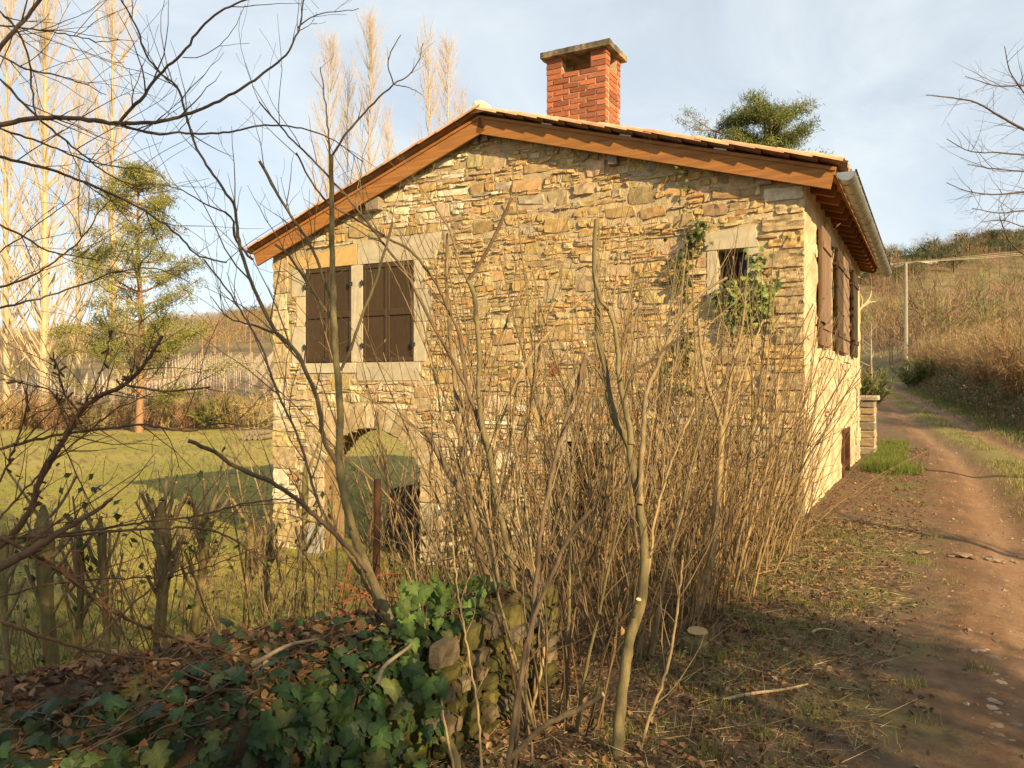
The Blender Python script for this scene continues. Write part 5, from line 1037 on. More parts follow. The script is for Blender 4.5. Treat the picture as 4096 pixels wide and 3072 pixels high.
# ------------------------------------------------------------------ poplars
PC = np.array((.46, .36, .22)); PCt = np.array((.50, .38, .235))
def poplar_meshes(h, r, nb, ntw, seed):
    tr = MB(); tubes(tr, catmull([(0, 0, -.5), (.1, 0, h * .4), (0, .1, h)], 20)[None], np.linspace(h * .0085, .02, 20)[None], 8, PC); P = []; R = []; tp = []; td = []; tl = []
    for i in range(nb):
        f = rng.uniform(.08, .97); z = f * h; L = (r * 3.6) * (1 - f) ** .55 * rng.uniform(.5, 1) * min(1, f * 4 + .3) + .5; a = rng.uniform(0, 2 * math.pi); out = rng.uniform(.22, .55); q = unit(np.array([math.cos(a) * out * 2, math.sin(a) * out * 2, 1])); pts = [np.array([0, 0, z])]
        for k in range(6): q = unit(q + rng.normal(0, .05, 3) + [0, 0, .13]); pts.append(pts[-1] + q * L / 6)
        pts = np.array(pts); P.append(pts); R.append(np.linspace(.05 * (1.1 - f) + .012, .008, 7))
        for k in range(ntw): t = rng.uniform(.1, 6); j = int(min(t, 5)); tp.append(pts[j] + (pts[j + 1] - pts[j]) * (t - j)); td.append(unit(unit(pts[j + 1] - pts[j]) + rng.normal(0, .42, 3) + [0, 0, .4])); tl.append(rng.uniform(.5, 1.7))
    br_ = MB(); tubes(br_, np.array(P), np.array(R), 4, PC); ribbons(br_, np.array(tp), np.array(td), np.array(tl), np.full(len(tp), .0135), pal([PCt, PCt * .85], len(tp), .1)); a, b = tr.mesh('trunk'), br_.mesh('crown'); a.materials.append(M_far); b.materials.append(M_far); return a, b
PM = [poplar_meshes(30, 2.5, 150, 26, 1), poplar_meshes(30, 2.2, 130, 26, 2)]
def poplar(x, d, ytop, k, label, sx=1.0):
    kx, _ = ray(x, 800); bx, by = kx * d, d; b = (bx, by, gz(bx, by)); h = EYE + ((384 - ytop * PX) / F) * d - b[2]; t = thing('poplar_tree', label, 'tree', b, group='bare poplars beyond the house'); t.rotation_euler = (0, 0, rng.uniform(0, 6)); t.scale = (sx, sx, h / 30)
    inst('trunk', PM[k][0], t); inst('crown', PM[k][1], t)
for a in ((95, 56, -160, 0, 'tall bare poplar with yellow trunk, leftmost and thickest', 1.25), (243, 60, -110, 1, 'tall bare poplar just behind the small green pine', 1.15), (15, 62, -60, 1, 'pale poplar crown at the left picture edge', 1.1), (170, 66, 120, 1, 'shorter bare poplar between the two tall left ones', .8), (712, 72, 85, 0, 'bare poplar behind the roof, leftmost of the far row', .85), (752, 74, 150, 1, 'short bare poplar behind the roof beside the tallest one', .7), (800, 70, 40, 0, 'tallest bare poplar behind the roof slope', .9), (838, 76, 240, 1, 'lowest poplar behind the left roof slope', .7), (925, 74, 70, 1, 'bare poplar nearest the roof ridge on its left', .9), (968, 76, 88, 0, 'bare poplar touching the ridge tile', .85), (1000, 80, 200, 1, 'small bare poplar peeping over the ridge', .7)): poplar(*a)

# ------------------------------------------------------------------ pines
def pine(label, x, d, ytop, crown, dens, nbr, clump, tcol=(.36, .19, .085), cols=NEE, tr=.22, lw=1.0, cat='tree', base_z=None, spread=1.0, top_r=.25, dmin=2.2):
    kx, _ = ray(x, 800); b = np.array([kx * d, d, gz(kx * d, d)]); h = EYE + ((384 - ytop * PX) / F) * d - b[2]; t = thing('pine_tree', label, cat, tuple(b)); TQ = catmull([b - [0, 0, .4], b + [.15, 0, h * .35], b + [-.1, .1, h * .7], b + [0, 0, h]], 20); tub(TQ[:19], np.linspace(tr, .03, 20)[:19], np.array(tcol), 'trunk', t, b, 9); cc = []; P = []; R = []
    for i in range(nbr):
        f = crown + (1 - crown) * (i + rng.random()) / nbr; j = TQ[int(f * 19)]; a = i * 2.4 + rng.normal(0, .3); L = lw * (h * .26 * (1 - f) ** .7 + top_r) * rng.uniform(.6, 1.15); q = unit(np.array([math.cos(a), math.sin(a), rng.uniform(-.05, .45)])); pts = [j]
        for k in range(6): q = unit(q + rng.normal(0, .10, 3) + [0, 0, .06]); pts.append(pts[-1] + q * L / 6)
        pts = np.array(pts); P.append(pts); R.append(np.linspace(.05, .012, 7) * max(.5, tr / .22))
        for k in range(dens): s = rng.uniform(dmin, 6); m = int(min(s, 5)); cc.append(pts[m] + (pts[m + 1] - pts[m]) * (s - m) + rng.normal(0, .16 * clump, 3) * [1, 1, .6])
    mb = MB(); tubes(mb, np.array(P), np.array(R), 4, np.array(tcol)); mb.build('limb', M_bark, t, b); cc = np.array(cc); kk = 44; N = len(cc) * kk; i = np.repeat(np.arange(len(cc)), kk); dd = unit(rng.normal(size=(N, 3)) + [0, 0, .55]); cb = MB()
    ribbons(cb, cc[i] + rng.normal(0, .22 * clump, (N, 3)) * [1, 1, .7], dd, rng.uniform(.14, .34, N) * clump, np.full(N, .035 * clump), pal(cols, len(cc), .22)[i]); cb.build('crown', M_needle, t, b); return t
PG = [(.19, .19, .042), (.145, .155, .034), (.24, .22, .055)]
pine('Scots pine with orange trunk at the edge of the lawn', 300, 46, 345, .14, 7, 68, 1.25, cols=PG, tr=.24, lw=1.6, tcol=(.27, .16, .085))
pine('dense green pine above the right end of the roof', 1655, 30, 225, .35, 16, 110, .72, dmin=1.0, cols=[(.15, .175, .038), (.195, .205, .05), (.10, .125, .028)], lw=.95, top_r=1.5)
pine('sparse thin pine beside the dense one over the roof', 1548, 31, 245, .5, 5, 34, .6, cols=[(.15, .16, .04), (.19, .185, .05)], lw=.9, top_r=1.5, tr=.10)
# ------------------------------------------------------------------ hedge bushes, scrub, far wood
def bush_mesh(nst, ntw, h, r, cols, tw=.02):
    P = []; R = []; tp = []; td = []; tl = []
    for i in range(nst):
        a = rng.uniform(0, 2 * math.pi); rb = r * .5 * math.sqrt(rng.random()); q = unit(np.array([math.cos(a) * rng.uniform(0, .8), math.sin(a) * rng.uniform(0, .8), 1])); L = h * rng.uniform(.5, 1.05); pts = [np.array([rb * math.cos(a), rb * math.sin(a), -.1])]
        for k in range(6): q = unit(q + rng.normal(0, .12, 3)); pts.append(pts[-1] + q * L / 6)
        pts = np.array(pts); P.append(pts); R.append(np.linspace(.018, .006, 7))
        for k in range(ntw): t = rng.uniform(.6, 6); j = int(min(t, 5)); tp.append(pts[j] + (pts[j + 1] - pts[j]) * (t - j)); td.append(unit(rng.normal(0, .6, 3) + unit(pts[j + 1] - pts[j]))); tl.append(rng.uniform(.2, .75))
    mb = MB(); tubes(mb, np.array(P), np.array(R), 3, np.array(cols[0])); ribbons(mb, np.array(tp), np.array(td), np.array(tl), np.full(len(tp), tw), pal(cols, len(tp), .18)); me = mb.mesh('bush'); me.materials.append(M_far); return me
BRC = [(.28, .175, .085), (.34, .22, .105), (.21, .135, .07)]; BRG = [(.31, .23, .10), (.24, .195, .075), (.37, .265, .13)]
BMh = [bush_mesh(90, 40, 3.0, 1.6, BRC), bush_mesh(90, 40, 2.8, 1.7, BRG), bush_mesh(70, 46, 3.4, 1.5, BRC)]
for i in range(20):
    v = 19 + i * 2.6; u = track_u(v) + 3.7 + rng.uniform(-.4, .9) + (i % 3) * .8; x, y = xy_of(u, v); o = bpy.data.objects.new('bramble_bush', BMh[i % 3]); COL.objects.link(o); o.location = (x, y, gz(x, y)); o.rotation_euler = (0, 0, rng.uniform(0, 6)); s = rng.uniform(.7, 1.1); o.scale = (s, s, s * rng.uniform(.8, 1.15)); tag(o, 'bare brown bush in the hedge along the right of the track', 'bush', 'hedge bushes along the track')
for i in range(16):
    v = 26 + i * 3.6; u = track_u(v) + 8.6 + rng.uniform(-1, 2.5); x, y = xy_of(u, v); o = bpy.data.objects.new('bramble_bush', BMh[(i + 1) % 3]); COL.objects.link(o); o.location = (x, y, gz(x, y)); o.rotation_euler = (0, 0, rng.uniform(0, 6)); s = rng.uniform(1.0, 1.45); o.scale = (s, s, s); tag(o, 'taller bare bush behind the hedge along the track', 'bush', 'taller bushes behind the hedge')
def mass(name, pts, meshes, m, smin, smax, kind='stuff', zs=1.0):
    mb = MB()
    src = []
    for me in meshes:
        v = np.zeros(len(me.vertices) * 3, np.float32); me.vertices.foreach_get('co', v); l = np.zeros(len(me.loops), np.int32); me.loops.foreach_get('vertex_index', l); ls = np.zeros(len(me.polygons), np.int32); me.polygons.foreach_get('loop_total', ls); c = np.zeros(len(me.vertices) * 4, np.float32); me.color_attributes['Col'].data.foreach_get('color', c); st = np.r_[0, np.cumsum(ls)[:-1]]
        src.append((v.reshape(-1, 3), [l[st[ls == k][:, None] + np.arange(k)] for k in np.unique(ls)], c.reshape(-1, 4)[:, :3]))
    for p in pts:
        v, f, c = src[int(rng.integers(len(src)))]; a = rng.uniform(0, 6.28); s = rng.uniform(smin, smax); R_ = np.array([[math.cos(a), -math.sin(a), 0], [math.sin(a), math.cos(a), 0], [0, 0, zs]]); mb.v.append((v * s) @ R_.T + p); mb.c.append(np.clip(c * rng.uniform(.78, 1.2) * (1 + rng.normal(0, .05, 3)), 0, .9)); mb.f += [q + mb.n for q in f]; mb.n += len(v)
    o = mb.build(name, m); o['kind'] = kind; return o
SM = [bush_mesh(20, 20, 2.2, 1.3, BRC, .035), bush_mesh(20, 20, 1.8, 1.4, BRG, .04)]
pts = []
while len(pts) < 95:
    x = rng.uniform(-36, -6); y = 48.5 + rng.gamma(1.5, 4.0) + (x + 20) * .05; pts.append(np.array([x, y, gz(x, y)]))
mass('scrub', pts, SM, M_far, .6, 1.35)
def far_tree(nt, h, r, cols, tw=.085):
    P = np.array([[(0, 0, -.5), (0, 0, h * .5), (.1, 0, h * .9)]]); mb = MB(); tubes(mb, P, np.array([[.16, .1, .04]]), 3, np.array(cols[0]) * 1.2); a = rng.uniform(0, 6.28, nt); f = rng.uniform(.25, .85, nt); rr_ = r * np.sqrt(rng.random(nt)) * .8; p = np.c_[rr_ * np.cos(a), rr_ * np.sin(a), h * f]; d = unit(np.c_[np.cos(a) * .7, np.sin(a) * .7, np.full(nt, 1.0)] + rng.normal(0, .35, (nt, 3))); ribbons(mb, p, d, rng.uniform(.25, .55, nt) * r, np.full(nt, tw), pal(cols, nt, .15)); return mb.mesh('far_tree')
FC = [(.24, .155, .085), (.28, .18, .10), (.205, .14, .075)]; FG = [(.20, .19, .07), (.15, .155, .05)]
FT = [far_tree(190, 8, 3.4, FC), far_tree(180, 7, 3.6, FC), far_tree(190, 8.5, 3.2, FC), far_tree(180, 7, 3.2, FG)]
pts = []
while len(pts) < 1080:
    k = rng.uniform(-.78, .80); y = rng.uniform(95, 345) if rng.random() < .8 else rng.uniform(300, 345); x = k * y; u, v = uv_of(x, y); L = k < -.08
    if abs(u - track_u(v)) < 3.4 and y < 150: continue
    if L and y < 190: continue
    if -.07 < k < .37 and y < 220: continue
    pts.append(np.array([x, y, gz(x, y)]))
mass('far_wood', pts, FT, M_far, .8, 1.3)
CT = []
for k in range(2):
    mb = MB(); n = 150; f = rng.random(n) ** .8; a = rng.uniform(0, 6.28, n); rr_ = 2.4 * (1 - f) + .1; ribbons(mb, np.c_[rr_ * .5 * np.cos(a), rr_ * .5 * np.sin(a), f * 9 + .5], unit(np.c_[np.cos(a), np.sin(a), np.full(n, .45)] + rng.normal(0, .25, (n, 3))), np.maximum(rr_ * .8, .5), np.full(n, .55), pal([(.035, .055, .022), (.05, .07, .026)], n)); CT.append(mb.mesh('conifer'))
CG = [(.045, .065, .024), (.06, .08, .03), (.08, .085, .03)]; CT = [far_tree(150, 7.5, 3.0, CG, .22), far_tree(150, 6.5, 3.3, CG, .22), far_tree(140, 8, 2.6, CG, .22)]
pts = []
for i in range(270):
    if i < 130: k = rng.uniform(.56, .72); y = rng.uniform(308, 345)
    elif i < 190: k = rng.uniform(.44, .56); y = rng.uniform(285, 318)
    else: k = rng.uniform(-.36, -.16); y = rng.uniform(322, 345)
    pts.append(np.array([k * y, y, gz(k * y, y)]))
mass('conifer_wood', pts, CT, M_needle, .75, 1.2)
# evergreen scrub near the track bend and left edge
GB = [bush_mesh(40, 40, 2.6, 1.5, [(.12, .13, .035), (.16, .155, .045), (.10, .11, .03)], .06)]
for i, (x, d, s, lab) in enumerate(((1870, 40, .8, 'green bush just behind the far corner of the house'), (1985, 58, .9, 'yellow-green bush beside the electricity pole'), (470, 50, .9, 'olive bush at the lawn edge right of the Scots pine'))):
    kx, _ = ray(x, 800); o = bpy.data.objects.new('evergreen_bush', GB[0]); COL.objects.link(o); o.location = (kx * d, d, gz(kx * d, d)); o.scale = (s, s, s); tag(o, lab, 'bush')
kx, _ = ray(1885, 760); bare_tree('thorn_tree', 'small pale bare tree at the track bend beyond the house', np.array([kx * 62, 62, gz(kx * 62, 62)]), 5.5, 12, np.array((.33, .26, .16)), None, 1.2, .13, sub=2, first=.3)
b = np.array([*at(1856, 700, 27)[:2], 0]); b[2] = gz(b[0], b[1]); dl = thing('dead_tree', 'broken pale dead limb sticking out behind the far house corner', 'tree', tuple(b)); m_ = MB()
for line, w in (([(1845, 760), (1853, 675), (1870, 655), (1880, 650)], 9), ([(1868, 657), (1880, 640), (1882, 628)], 5), ([(1862, 664), (1885, 652), (1893, 652)], 4), ([(1860, 668), (1862, 645), (1858, 635)], 4)):
    Q, r = trace(line, 27, 27, w, w * .4, 12)
    if w == 9: Q[0] = b
    tub(Q, r, np.array((.46, .36, .22)), 'limb', dl, b, 6)
# bank: dark bramble and ivy cover right of the track
n = 22000; v = rng.uniform(9, 62, n); u = track_u(v) + rng.uniform(1.9, 7.5, n); x, y = xy_of(u, v); sl = MB(); z = zg(x, y); keep = rng.random(n) < np.clip((u - track_u(v) - 1.8) / 1.2, 0, 1); x, y, z = x[keep], y[keep], z[keep]; n = len(x)
scatter(sl, [(0, 0, 0), (.4, .45, .08), (0, 1, -.05), (-.4, .45, .08), (0, .5, 0)], [(0, 1, 4), (1, 2, 4), (2, 3, 4), (3, 0, 4)], np.c_[x, y, z + rng.gamma(1.2, .13, n)], frames(rng.normal(size=(n, 3)) + [-.5, -.5, 1], rng.normal(size=(n, 3))), rng.uniform(.06, .17, n), pal([(.06, .075, .022), (.085, .09, .026), (.16, .10, .045), (.20, .13, .06)], n, .2)); o = sl.build('bank_undergrowth', M_ivy); o['kind'] = 'stuff'

bgm = MB(); n = 15000; v = rng.uniform(8, 60, n); u = track_u(v) + 1.7 + rng.gamma(2.0, 1.1, n); x, y = xy_of(u, v); ribbons(bgm, np.c_[x, y, zg(x, y) - .02], unit(rng.normal(0, .45, (n, 3)) * [1, 1, .2] + [0, 0, 1]), rng.uniform(.12, .55, n), np.full(n, .022), pal([(.11, .12, .03), (.16, .14, .045), (.25, .17, .08), (.30, .21, .10)], n, .2)); o = bgm.build('bank_grass', M_grass); o['kind'] = 'stuff'
# ------------------------------------------------------------------ vineyard
mb = MB(); vb = MB()
for i in range(17):
    for j in range(26):
        k = -.335 + i * .0125 * 1.0; y = 92 + j * 3.4; x = -31 - i * 0 + (i - 8) * 2.3 + (y - 92) * -.26; z = gz(x, y); box(mb, (x - .035, y - .035, z), (x + .035, y + .035, z + 2.0 + rng.normal(0, .06)), (.46, .40, .32))
        n = 12; p = np.array([x, y, z]) + np.c_[rng.uniform(-1, 1, n), rng.uniform(-1.7, 1.7, n), rng.uniform(.3, 1.3, n)] * [.25, 1, 1]; ribbons(vb, p, unit(rng.normal(size=(n, 3)) + [0, 0, 1]), rng.uniform(.3, .8, n), np.full(n, .07), pal([(.36, .22, .135), (.30, .19, .12)], n))
for i in range(14):
    for j in range(12):
        y = 84 + j * 3.6; x = -66 + i * 2.3 + (y - 84) * -.2; z = gz(x, y); box(mb, (x - .03, y - .03, z), (x + .03, y + .03, z + 1.9 + rng.normal(0, .06)), (.42, .38, .31))
o = mb.build('vine_stakes', M_far); o['kind'] = 'stuff'; o = vb.build('vine_rows', M_far); o['kind'] = 'stuff'

# ------------------------------------------------------------------ electricity pole with wires
k, _ = ray(1957, 600); d = 78; pb = np.array([k * d, d, gz(k * d, d)]); ptop = at(1957, 568, d); ep = thing('electricity_pole', 'pale concrete electricity pole with a slanting crossarm beyond the hedge', 'pole', tuple(pb))
m_ = MB(); tubes(m_, np.array([[pb - [0, 0, .5], (pb + ptop) / 2, ptop]]), np.array([[.20, .17, .13]]), 6, (.50, .45, .36)); m_.build('pole', M_concpole, ep, pb)
m_ = MB(); arm = np.array([.9, -.3, 0]); tubes(m_, np.array([[ptop + [-.9, .5, -.35], ptop + [0, 0, -.12], ptop + [.9, -.5, .1]]]), np.full((1, 3), .08), 5, (.2, .13, .08)); m_.build('crossarm', M_oldwood, ep, pb)
for s in (-1.6, -.1, 1.9):
    for q in (-1, 1):
        m_ = MB(); p0 = ptop + [s * .6, -.4 * s, -.05]; p1 = ptop + [s * 1.5, q * .5, -.5 + .45 * abs(s) * .6]; L = np.linspace(0, 1, 9)[:, None]; tubes(m_, (p0 + (p1 - p0) * L)[None], np.array([[.02, .042] * 4 + [.02]]), 5, (.45, .46, .43)); m_.build('insulator', M_far, ep, pb)
m_ = MB()
for s, e0 in ((-1, (-14, 20, 0)), (0, (-14, 20, 0)), (1, (-14, 20, 0)), (-1, (70, -4, 9)), (0, (70, -4, 8)), (1, (70, -4, 7))):
    p0 = ptop + [s * 1.2, s * -.5, 0]; e = np.array(e0, float); L = np.linspace(0, 1, 14)[:, None]; P = p0 + e * L - np.array([0, 0, 1.0]) * (L * (1 - L) * 3); tubes(m_, P[None], np.full((1, 14), .022), 3, (.42, .35, .25))
m_.build('wire', M_far, ep, pb)

# ------------------------------------------------------------------ small things
def log_(mb, p0, p1, r): tubes(mb, catmull([p0, (np.array(p0) + p1) / 2, p1], 6)[None], np.full((1, 6), r), 9, (.2, .15, .09))
b = np.array([*at(556, 925, 40)[:2], 0]); b[2] = gz(b[0], b[1]); lp = thing('log_pile', 'small heap of grey logs lying on the far lawn beside the house', 'logs', tuple(b))
for i in range(7):
    m_ = MB(); x = (i % 4) * .27 - .4 + (i // 4) * .13; z = .13 + (i // 4) * .22; log_(m_, b + [x - .1, -.5, z], b + [x + .1, .6, z], .13); o = m_.build('log', M_bark, lp, b, smooth=True); cb = MB(); capdisc(cb, b + [x - .1, -.502, z], (0, -1, 0), .128, (.2, .16, .11), 9); cb.build('cut_end', M_cut, o, b)
b = np.array([*at(1500, 1440, 4.75)[:2], 0]); b[2] = gz(b[0], b[1]); st = thing('tree_stump', 'mossy sawn stump with a pale cut top among the canes', 'stump', tuple(b)); m_ = MB(); tubes(m_, np.array([[b - [0, 0, .1], b + [0, 0, .06], b + [.02, 0, .08], b + [.02, 0, .11]]]), np.array([[.12, .08, .06, .062]]), 12, (.13, .11, .045)); m_.build('trunk', M_moss, st, b); m_ = MB(); capdisc(m_, b + [.02, 0, .112], (.0, -.25, 1), .062, (.24, .18, .095), 12); m_.build('cut_top', M_cut, st, b)
b = np.array([*at(812, 1300, 3.9)[:2], 0]); b[2] = .45; rp = thing('rusty_pipe', 'upright rusty iron pipe standing on the mossy wall before the arch', 'pipe', tuple(b)); ptp = at(815, 1035, 3.9); m_ = MB(); tubes(m_, np.array([[b - [0, 0, .3], (b + ptp) / 2, ptp]]), np.full((1, 3), .0175), 10, (.5, .5, .5)); tubes(m_, np.array([[ptp, ptp + [0, 0, .001], ptp - [0, 0, .05]]]), np.array([[.0175, .013, .013]]), 10, (.1, .1, .1)); m_.build('tube', M_rust, rp, b, smooth=True)
m_ = MB()
for i in range(6): P = catmull([b + [rng.normal(0, .03), rng.normal(0, .03), .05 + .03 * i], b + rng.normal(0, .07, 3) + [-.05, -.05, .14], b + rng.normal(0, .10, 3) + [-.08, -.05, .15], b + [-.16 + rng.normal(0, .05), -.05, .08]], 12); tubes(m_, P[None], np.full((1, 12), .0028), 4, (.3, .1, .05))
m_.build('wire', mat('rusty_wire', (.27, .075, .03), .8, .3, 20, 0, 1), rp, b)
u, z = on_v(678, 1190, -.1); hx, hy = xy_of(u, -.12); gl = gz(hx, hy); pn = MB(); u0, u1 = on_v(662, 1190)[0], on_v(705, 1190)[0]; c = [house_w(u0, -.12, gl - .1), house_w(u1, -.12, gl - .1), house_w(u1, -.05, gl + .42), house_w(u0, -.05, gl + .46)]; off = hn * .02
pn.add([*c, *[q + off for q in c]], BOXF, (.5, .5, .5)); pn.solo('panel', M_panel, 'pale grey panel leaning at the foot of the gable left of the arch', 'panel', tuple(house_w(u, -.1, gl)))
# stone gate pillar past the far corner
v0 = 9.6; x, y = xy_of(-.05, v0); b = np.array([x, y, gz(x, y)]); gp = thing('stone_pillar', 'squat rubble gate pillar just past the far corner of the house', 'pillar', tuple(b), -TH); ztp = EYE + (384 - 855 * PX) / F * y - b[2]
m_ = MB(); box(m_, (-.5, -.3, -.4), (.28, .3, ztp - .1)); m_.build('pillar_core', M_mortar, gp); z = 0.0
while z < ztp - .12:
    h = rng.uniform(.13, .22)
    for x0, x1 in ((-.5, -.12), (-.11, .29)):
        m_ = MB(); bevbox(m_, (x0, -.33, z), (x1, .33, min(z + h, ztp - .1) - .012), .02, pal([TAN * .7, GRY * .75, BRN], 1)[0], .008); m_.build('stone', M_stone, gp, centre=True)
    z += h
m_ = MB(); bevbox(m_, (-.56, -.38, ztp - .1), (.36, .38, ztp), .02, GRY, .006); m_.build('cap_stone', M_stone, gp, centre=True)

# ------------------------------------------------------------------ stones on the track
def rock_mesh(k):
    mb = MB(); import bmesh; bm = bmesh.new(); bmesh.ops.create_icosphere(bm, subdivisions=1, radius=1); v = np.array([p.co[:] for p in bm.verts]); v *= (1 + rng.normal(0, .14, (len(v), 1))); v *= [1, rng.uniform(.6, .9), rng.uniform(.2, .3)]; mb.add(v, [tuple(q.index for q in fc.verts) for fc in bm.faces], pal([(.25, .175, .11), (.30, .22, .14), (.22, .145, .085)], 1)[0]); bm.free(); me = mb.mesh('stone'); me.materials.append(M_pale); return me
RK = [rock_mesh(k) for k in range(6)]
b = np.array([*at(2130, 1165, 7.35)[:2], 0]); b[2] = gz(b[0], b[1]); sp = thing('stone_heap', 'little heap of flat pale stones on the right side of the track', 'stones', tuple(b))
for i in range(13): s = rng.uniform(.035, .10); x, y = b[0] + rng.normal(0, .22), b[1] + rng.normal(0, .13); inst('stone', RK[i % 6], sp, Matrix.Translation((x - b[0], y - b[1], gz(x, y) - b[2] + s * .2)) @ Matrix.Rotation(rng.uniform(0, 6), 4, 'Z') @ Matrix.Scale(s, 4))
n = 0
while n < 46:
    x, y = at(rng.uniform(2000, 2240), 1200 + 460 * rng.random() ** .8, 1)[:2]; py = 1200 + 460 * rng.random() ** .7; dp = EYE / ((py * PX - 384) / F); kx = (rng.normal(2090, 70) * PX - 512) / F; x, y = kx * dp, dp
    if not (-1.3 < (uv_of(x, y)[0] - float(track_u(uv_of(x, y)[1]))) < 1.6): continue
    o = bpy.data.objects.new('track_stone', RK[n % 6]); COL.objects.link(o); s = rng.uniform(.014, .042); o.location = (x, y, gz(x, y) - s * .06); o.rotation_euler = (0, 0, rng.uniform(0, 6)); o.scale = (s, s, s); tag(o, 'flat pale stone bedded in the red dirt of the track', 'stone', 'pale stones bedded in the track'); n += 1
n = 9000; v = rng.uniform(-9, 14, n); u = track_u(v) + rng.uniform(-1.5, 1.7, n); x, y = xy_of(u, v); gm = MB(); rv = np.zeros(len(RK[0].vertices) * 3, np.float32); RK[0].vertices.foreach_get('co', rv); kp = y > 2.5; x, y = x[kp], y[kp]; n = len(x)
scatter(gm, np.array([(1, 0, 0), (-.5, .8, 0), (-.5, -.8, 0), (.1, 0, .6)]), [(0, 1, 3), (1, 2, 3), (2, 0, 3)], np.c_[x, y, zg(x, y) - .001], frames(np.tile([0, 0, 1.0], (n, 1)), rng.normal(size=(n, 3)) * [1, 1, 0] + 1e-4), rng.gamma(2, .0045, n), pal([(.24, .16, .09), (.30, .22, .14), (.16, .095, .05)], n, .15)); o = gm.build('gravel', M_pale); o['kind'] = 'stuff'
# ------------------------------------------------------------------ litter, sticks, grass
def litter(n, X, Y, zoff, smin, smax, mbx):
    z = zoff; c = pal([(.19, .088, .038), (.23, .118, .052), (.13, .066, .033), (.27, .17, .085), (.09, .052, .028), (.16, .10, .05)], n, .25)
    scatter(mbx, [(0, 0, 0), (.3, .25, .16), (.34, .6, .2), (0, 1.0, .02), (-.3, .62, .14), (-.28, .25, .18), (0, .5, 0)], [(0, 1, 6), (1, 2, 6), (2, 3, 6), (3, 4, 6), (4, 5, 6), (5, 0, 6)], np.c_[X, Y, z], frames(rng.normal(0, .55, (n, 3)) + [0, 0, 1], rng.normal(size=(n, 3)) + 1e-4), rng.uniform(smin, smax, n), c)
lt = MB(); n = 34000; y = 2.6 + 7.4 * rng.random(n) ** 1.4; u = rng.uniform(-3.2, 1.45, n) * 1.0; v_ = (y - CY + u * S_) / C_; x = CX + u * C_ + v_ * S_
kp = rng.random(n) < np.clip(1.25 - np.clip(u - .2, 0, None) * 1.0 - (v_ > -.15) * 9, 0, 1); x, y = x[kp], y[kp]; n = len(x); litter(n, x, y, zg(x, y) + rng.gamma(1.2, .008, n), .014, .046, lt)
n = 5200; a = rng.uniform(0, 3.6, n); s = rng.uniform(-1, 1, n); p = mound_p(a, s); litter(n, p[:, 0], p[:, 1], p[:, 2] + .006, .02, .06, lt)
n = 2600; v = rng.uniform(-1, 12, n); u = rng.uniform(.08, 1.3, n); kp = (v > 0) | (u > .4); u, v = u[kp], v[kp]; n = len(u); x, y = xy_of(u, v); litter(n, x, y, zg(x, y) + .006, .02, .05, lt)
o = lt.build('leaf_litter', M_litter); o['kind'] = 'stuff'
sw = MB(); n = 20000; y = 2.6 + 7 * rng.random(n) ** 1.5; u = rng.uniform(-2.5, 1.2, n); v_ = (y - CY + u * S_) / C_; x = CX + u * C_ + v_ * S_; kp = v_ < -.15; x, y = x[kp], y[kp]; n = len(x); d = unit(rng.normal(size=(n, 3)) * [1, 1, .22] + [0, 0, .08]); ribbons(sw, np.c_[x, y, zg(x, y) + rng.gamma(1.5, .008, n)], d, rng.gamma(2, .045, n), rng.uniform(.0025, .0055, n), pal([(.34, .24, .12), (.42, .31, .17), (.22, .14, .07)], n, .2)); o = sw.build('straw_litter', M_twig); o['kind'] = 'stuff'
for pts, w, lab in (([(1562, 1525), (1620, 1515), (1700, 1500), (1745, 1492)], 9, 'long pale stick lying on the leaf litter at the bottom'), ([(1753, 1376), (1770, 1368), (1800, 1372), (1812, 1378)], 7, 'short curved pale stick on the verge near the track')):
    P = []
    for x, y in pts: kx, m = ray(x, y); dp = EYE / -m; P.append([kx * dp, dp, gz(kx * dp, dp) + .022])
    P = np.array(P); Q = catmull(P, 16); mb = MB(); tubes(mb, Q[None], np.linspace(w, w * .5, 16)[None] / 2 * PX / F * P[0][1], 6, (.42, .30, .16)); mb.solo('fallen_stick', M_bark, lab, 'stick', tuple(P[0]), smooth=True)
for pts, lab in (([(815, 1482), (830, 1440), (880, 1400), (900, 1378)], 'grey stick among the ivy leaves on the mossy wall'), ([(540, 1440), (620, 1395), (690, 1380)], 'pale twig lying on the litter of the mossy wall')):
    P = np.array([at(x, y, 2.75 + .2 * i) for i, (x, y) in enumerate(pts)]); Q = catmull(P, 14); mb = MB(); tubes(mb, Q[None], np.linspace(.009, .005, 14)[None], 6, (.26, .19, .11)); mb.solo('fallen_stick', M_bark, lab, 'stick', tuple(P[0]), smooth=True)
def grass(mb, X, Y, hmin, hmax, cols, w=.006, lean=.35):
    n = len(X); h = rng.uniform(hmin, hmax, n); d = unit(rng.normal(0, lean, (n, 3)) * [1, 1, 0] + [0, 0, 1]); ribbons(mb, np.c_[X, Y, zg(X, Y) - .01], d, h, np.full(n, w), pal(cols, n, .2))
GC = [(.16, .20, .035), (.21, .23, .05), (.12, .16, .03), (.33, .28, .11)]
gr_ = MB()
def tuft(x, y, n, r, h, cols=GC, w=.006): a = rng.uniform(0, 6.28, n); q = r * np.sqrt(rng.random(n)); grass(gr_, x + q * np.cos(a), y + q * np.sin(a), h * .5, h, cols, w)
for i in range(230):
    yy = 2.7 + 6 * rng.random() ** 1.3; u = rng.normal(.55, .42); v = (yy - CY + u * S_) / C_; x = CX + u * C_ + v * S_; tuft(x, yy, int(rng.integers(8, 50)), rng.uniform(.05, .2), rng.uniform(.05, .13), GC, .0045)
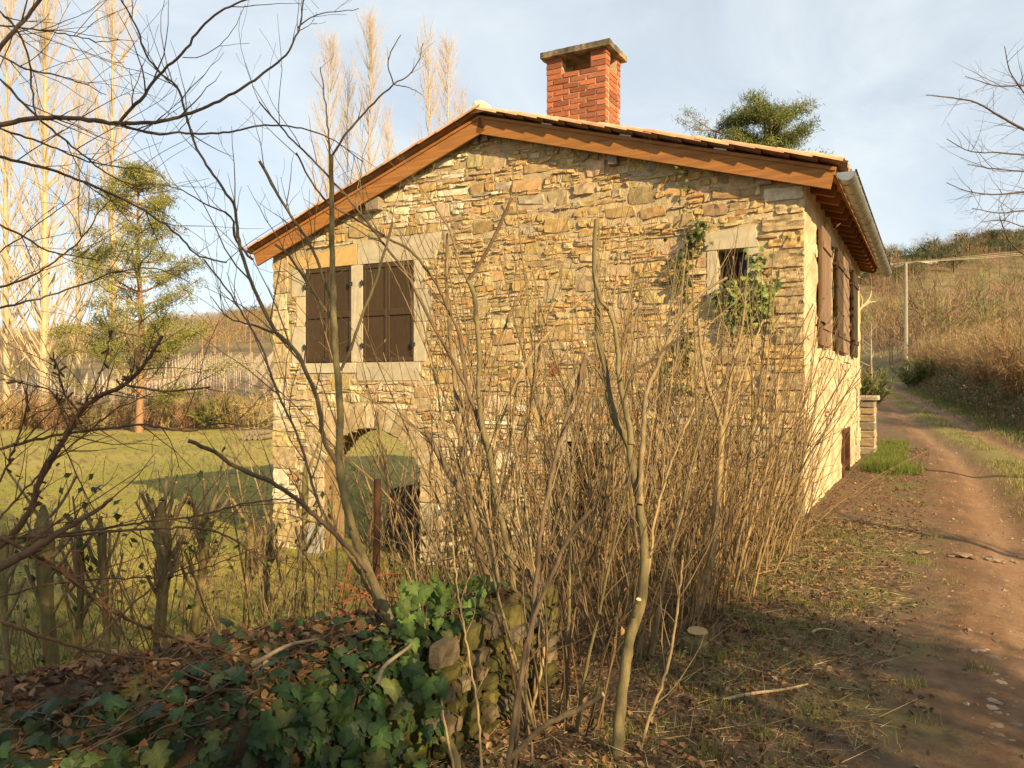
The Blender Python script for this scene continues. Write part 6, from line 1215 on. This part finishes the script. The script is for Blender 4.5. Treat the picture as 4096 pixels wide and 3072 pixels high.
n = 7000; v = 1.0 + 45 * rng.random(n) ** 1.6; u = track_u(v) + rng.normal(0, .26, n); x, y = xy_of(u, v); kp = fbm(x * .8, y * .8, 90) > .42; grass(gr_, x[kp], y[kp], .04, .13, [(.24, .20, .06), (.20, .20, .05), (.34, .27, .12), (.15, .17, .04)], .012)
n = 9000; v = rng.uniform(6.2, 14, n); u = rng.uniform(.15, 1.0, n); x, y = xy_of(u, v); kp = (u < .95 - .02 * (v - 6)) & ((v > 9) | (u > .15)); grass(gr_, x[kp], y[kp], .05, .16, GC[:3], .012)
x0, y0 = xy_of(.62, 5.9); n = 3000; e = rng.normal(0, .23, (n, 2)) * [1, 1.3]; e = e[np.hypot(e[:, 0], e[:, 1] / 1.3) < .5 + .1 * rng.random(len(e))]; cu_ = np.maximum(.72 + e[:, 0], .1); xx, yy_ = xy_of(cu_, 5.9 + e[:, 1]); grass(gr_, xx, yy_, .06, .30, [(.15, .20, .03), (.19, .22, .045), (.11, .15, .03)], .008)
n = 7000; v = 14 + 40 * rng.random(n); u = track_u(v) + 1.75 + rng.normal(0, .35, n); x, y = xy_of(u, v); grass(gr_, x, y, .06, .2, GC, .02)
o = gr_.build('grass', M_grass); o['kind'] = 'stuff'
ll = MB(); n = 3200; y = 8 + 34 * rng.random(n) ** 1.3; k = rng.uniform(-.72, -.02, n); x = k * y; u, v = uv_of(x, y); kp = (u < -3.2) & ~((u > UL - .05) & (v > -.1)); x, y = x[kp], y[kp]; litter(len(x), x, y, zg(x, y) + .02, .03, .075, ll); o = ll.build('lawn_leaves', M_litter); o['kind'] = 'stuff'
lg = MB(); n = 62000; y = 5.5 + 20 * rng.random(n) ** 1.7; k = rng.uniform(-.72, -.02, n); x = k * y; u, v = uv_of(x, y); kp = (u < -3.0) & ~((u > UL - .05) & (v > -.1)); x, y = x[kp], y[kp]; kq = int(7000); yt = np.repeat(5.6 + 7.5 * rng.random(kq // 25), 25); xt = np.repeat(rng.uniform(-.62, -.1, kq // 25), 25) * yt; a_ = rng.uniform(0, 6.28, kq); q_ = .10 * np.sqrt(rng.random(kq)); xt = xt + q_ * np.cos(a_); yt = yt + q_ * np.sin(a_); ut, vt = uv_of(xt, yt); kt = (ut < -3.0) & (vt < -.2); grass(lg, xt[kt], yt[kt], .08, .20, [(.20, .205, .035), (.26, .24, .05), (.34, .27, .10)], .008, .45); kp = rng.random(len(x)) < .35 + 1.6 * (fbm(x * 1.6, y * 1.6, 77) - .35); x, y = x[kp], y[kp]; grass(lg, x, y, .03, .10, [(.25, .235, .035), (.31, .26, .05), (.20, .21, .03), (.38, .29, .09)], .012, .6); o = lg.build('lawn_grass', M_grass); o['kind'] = 'stuff'
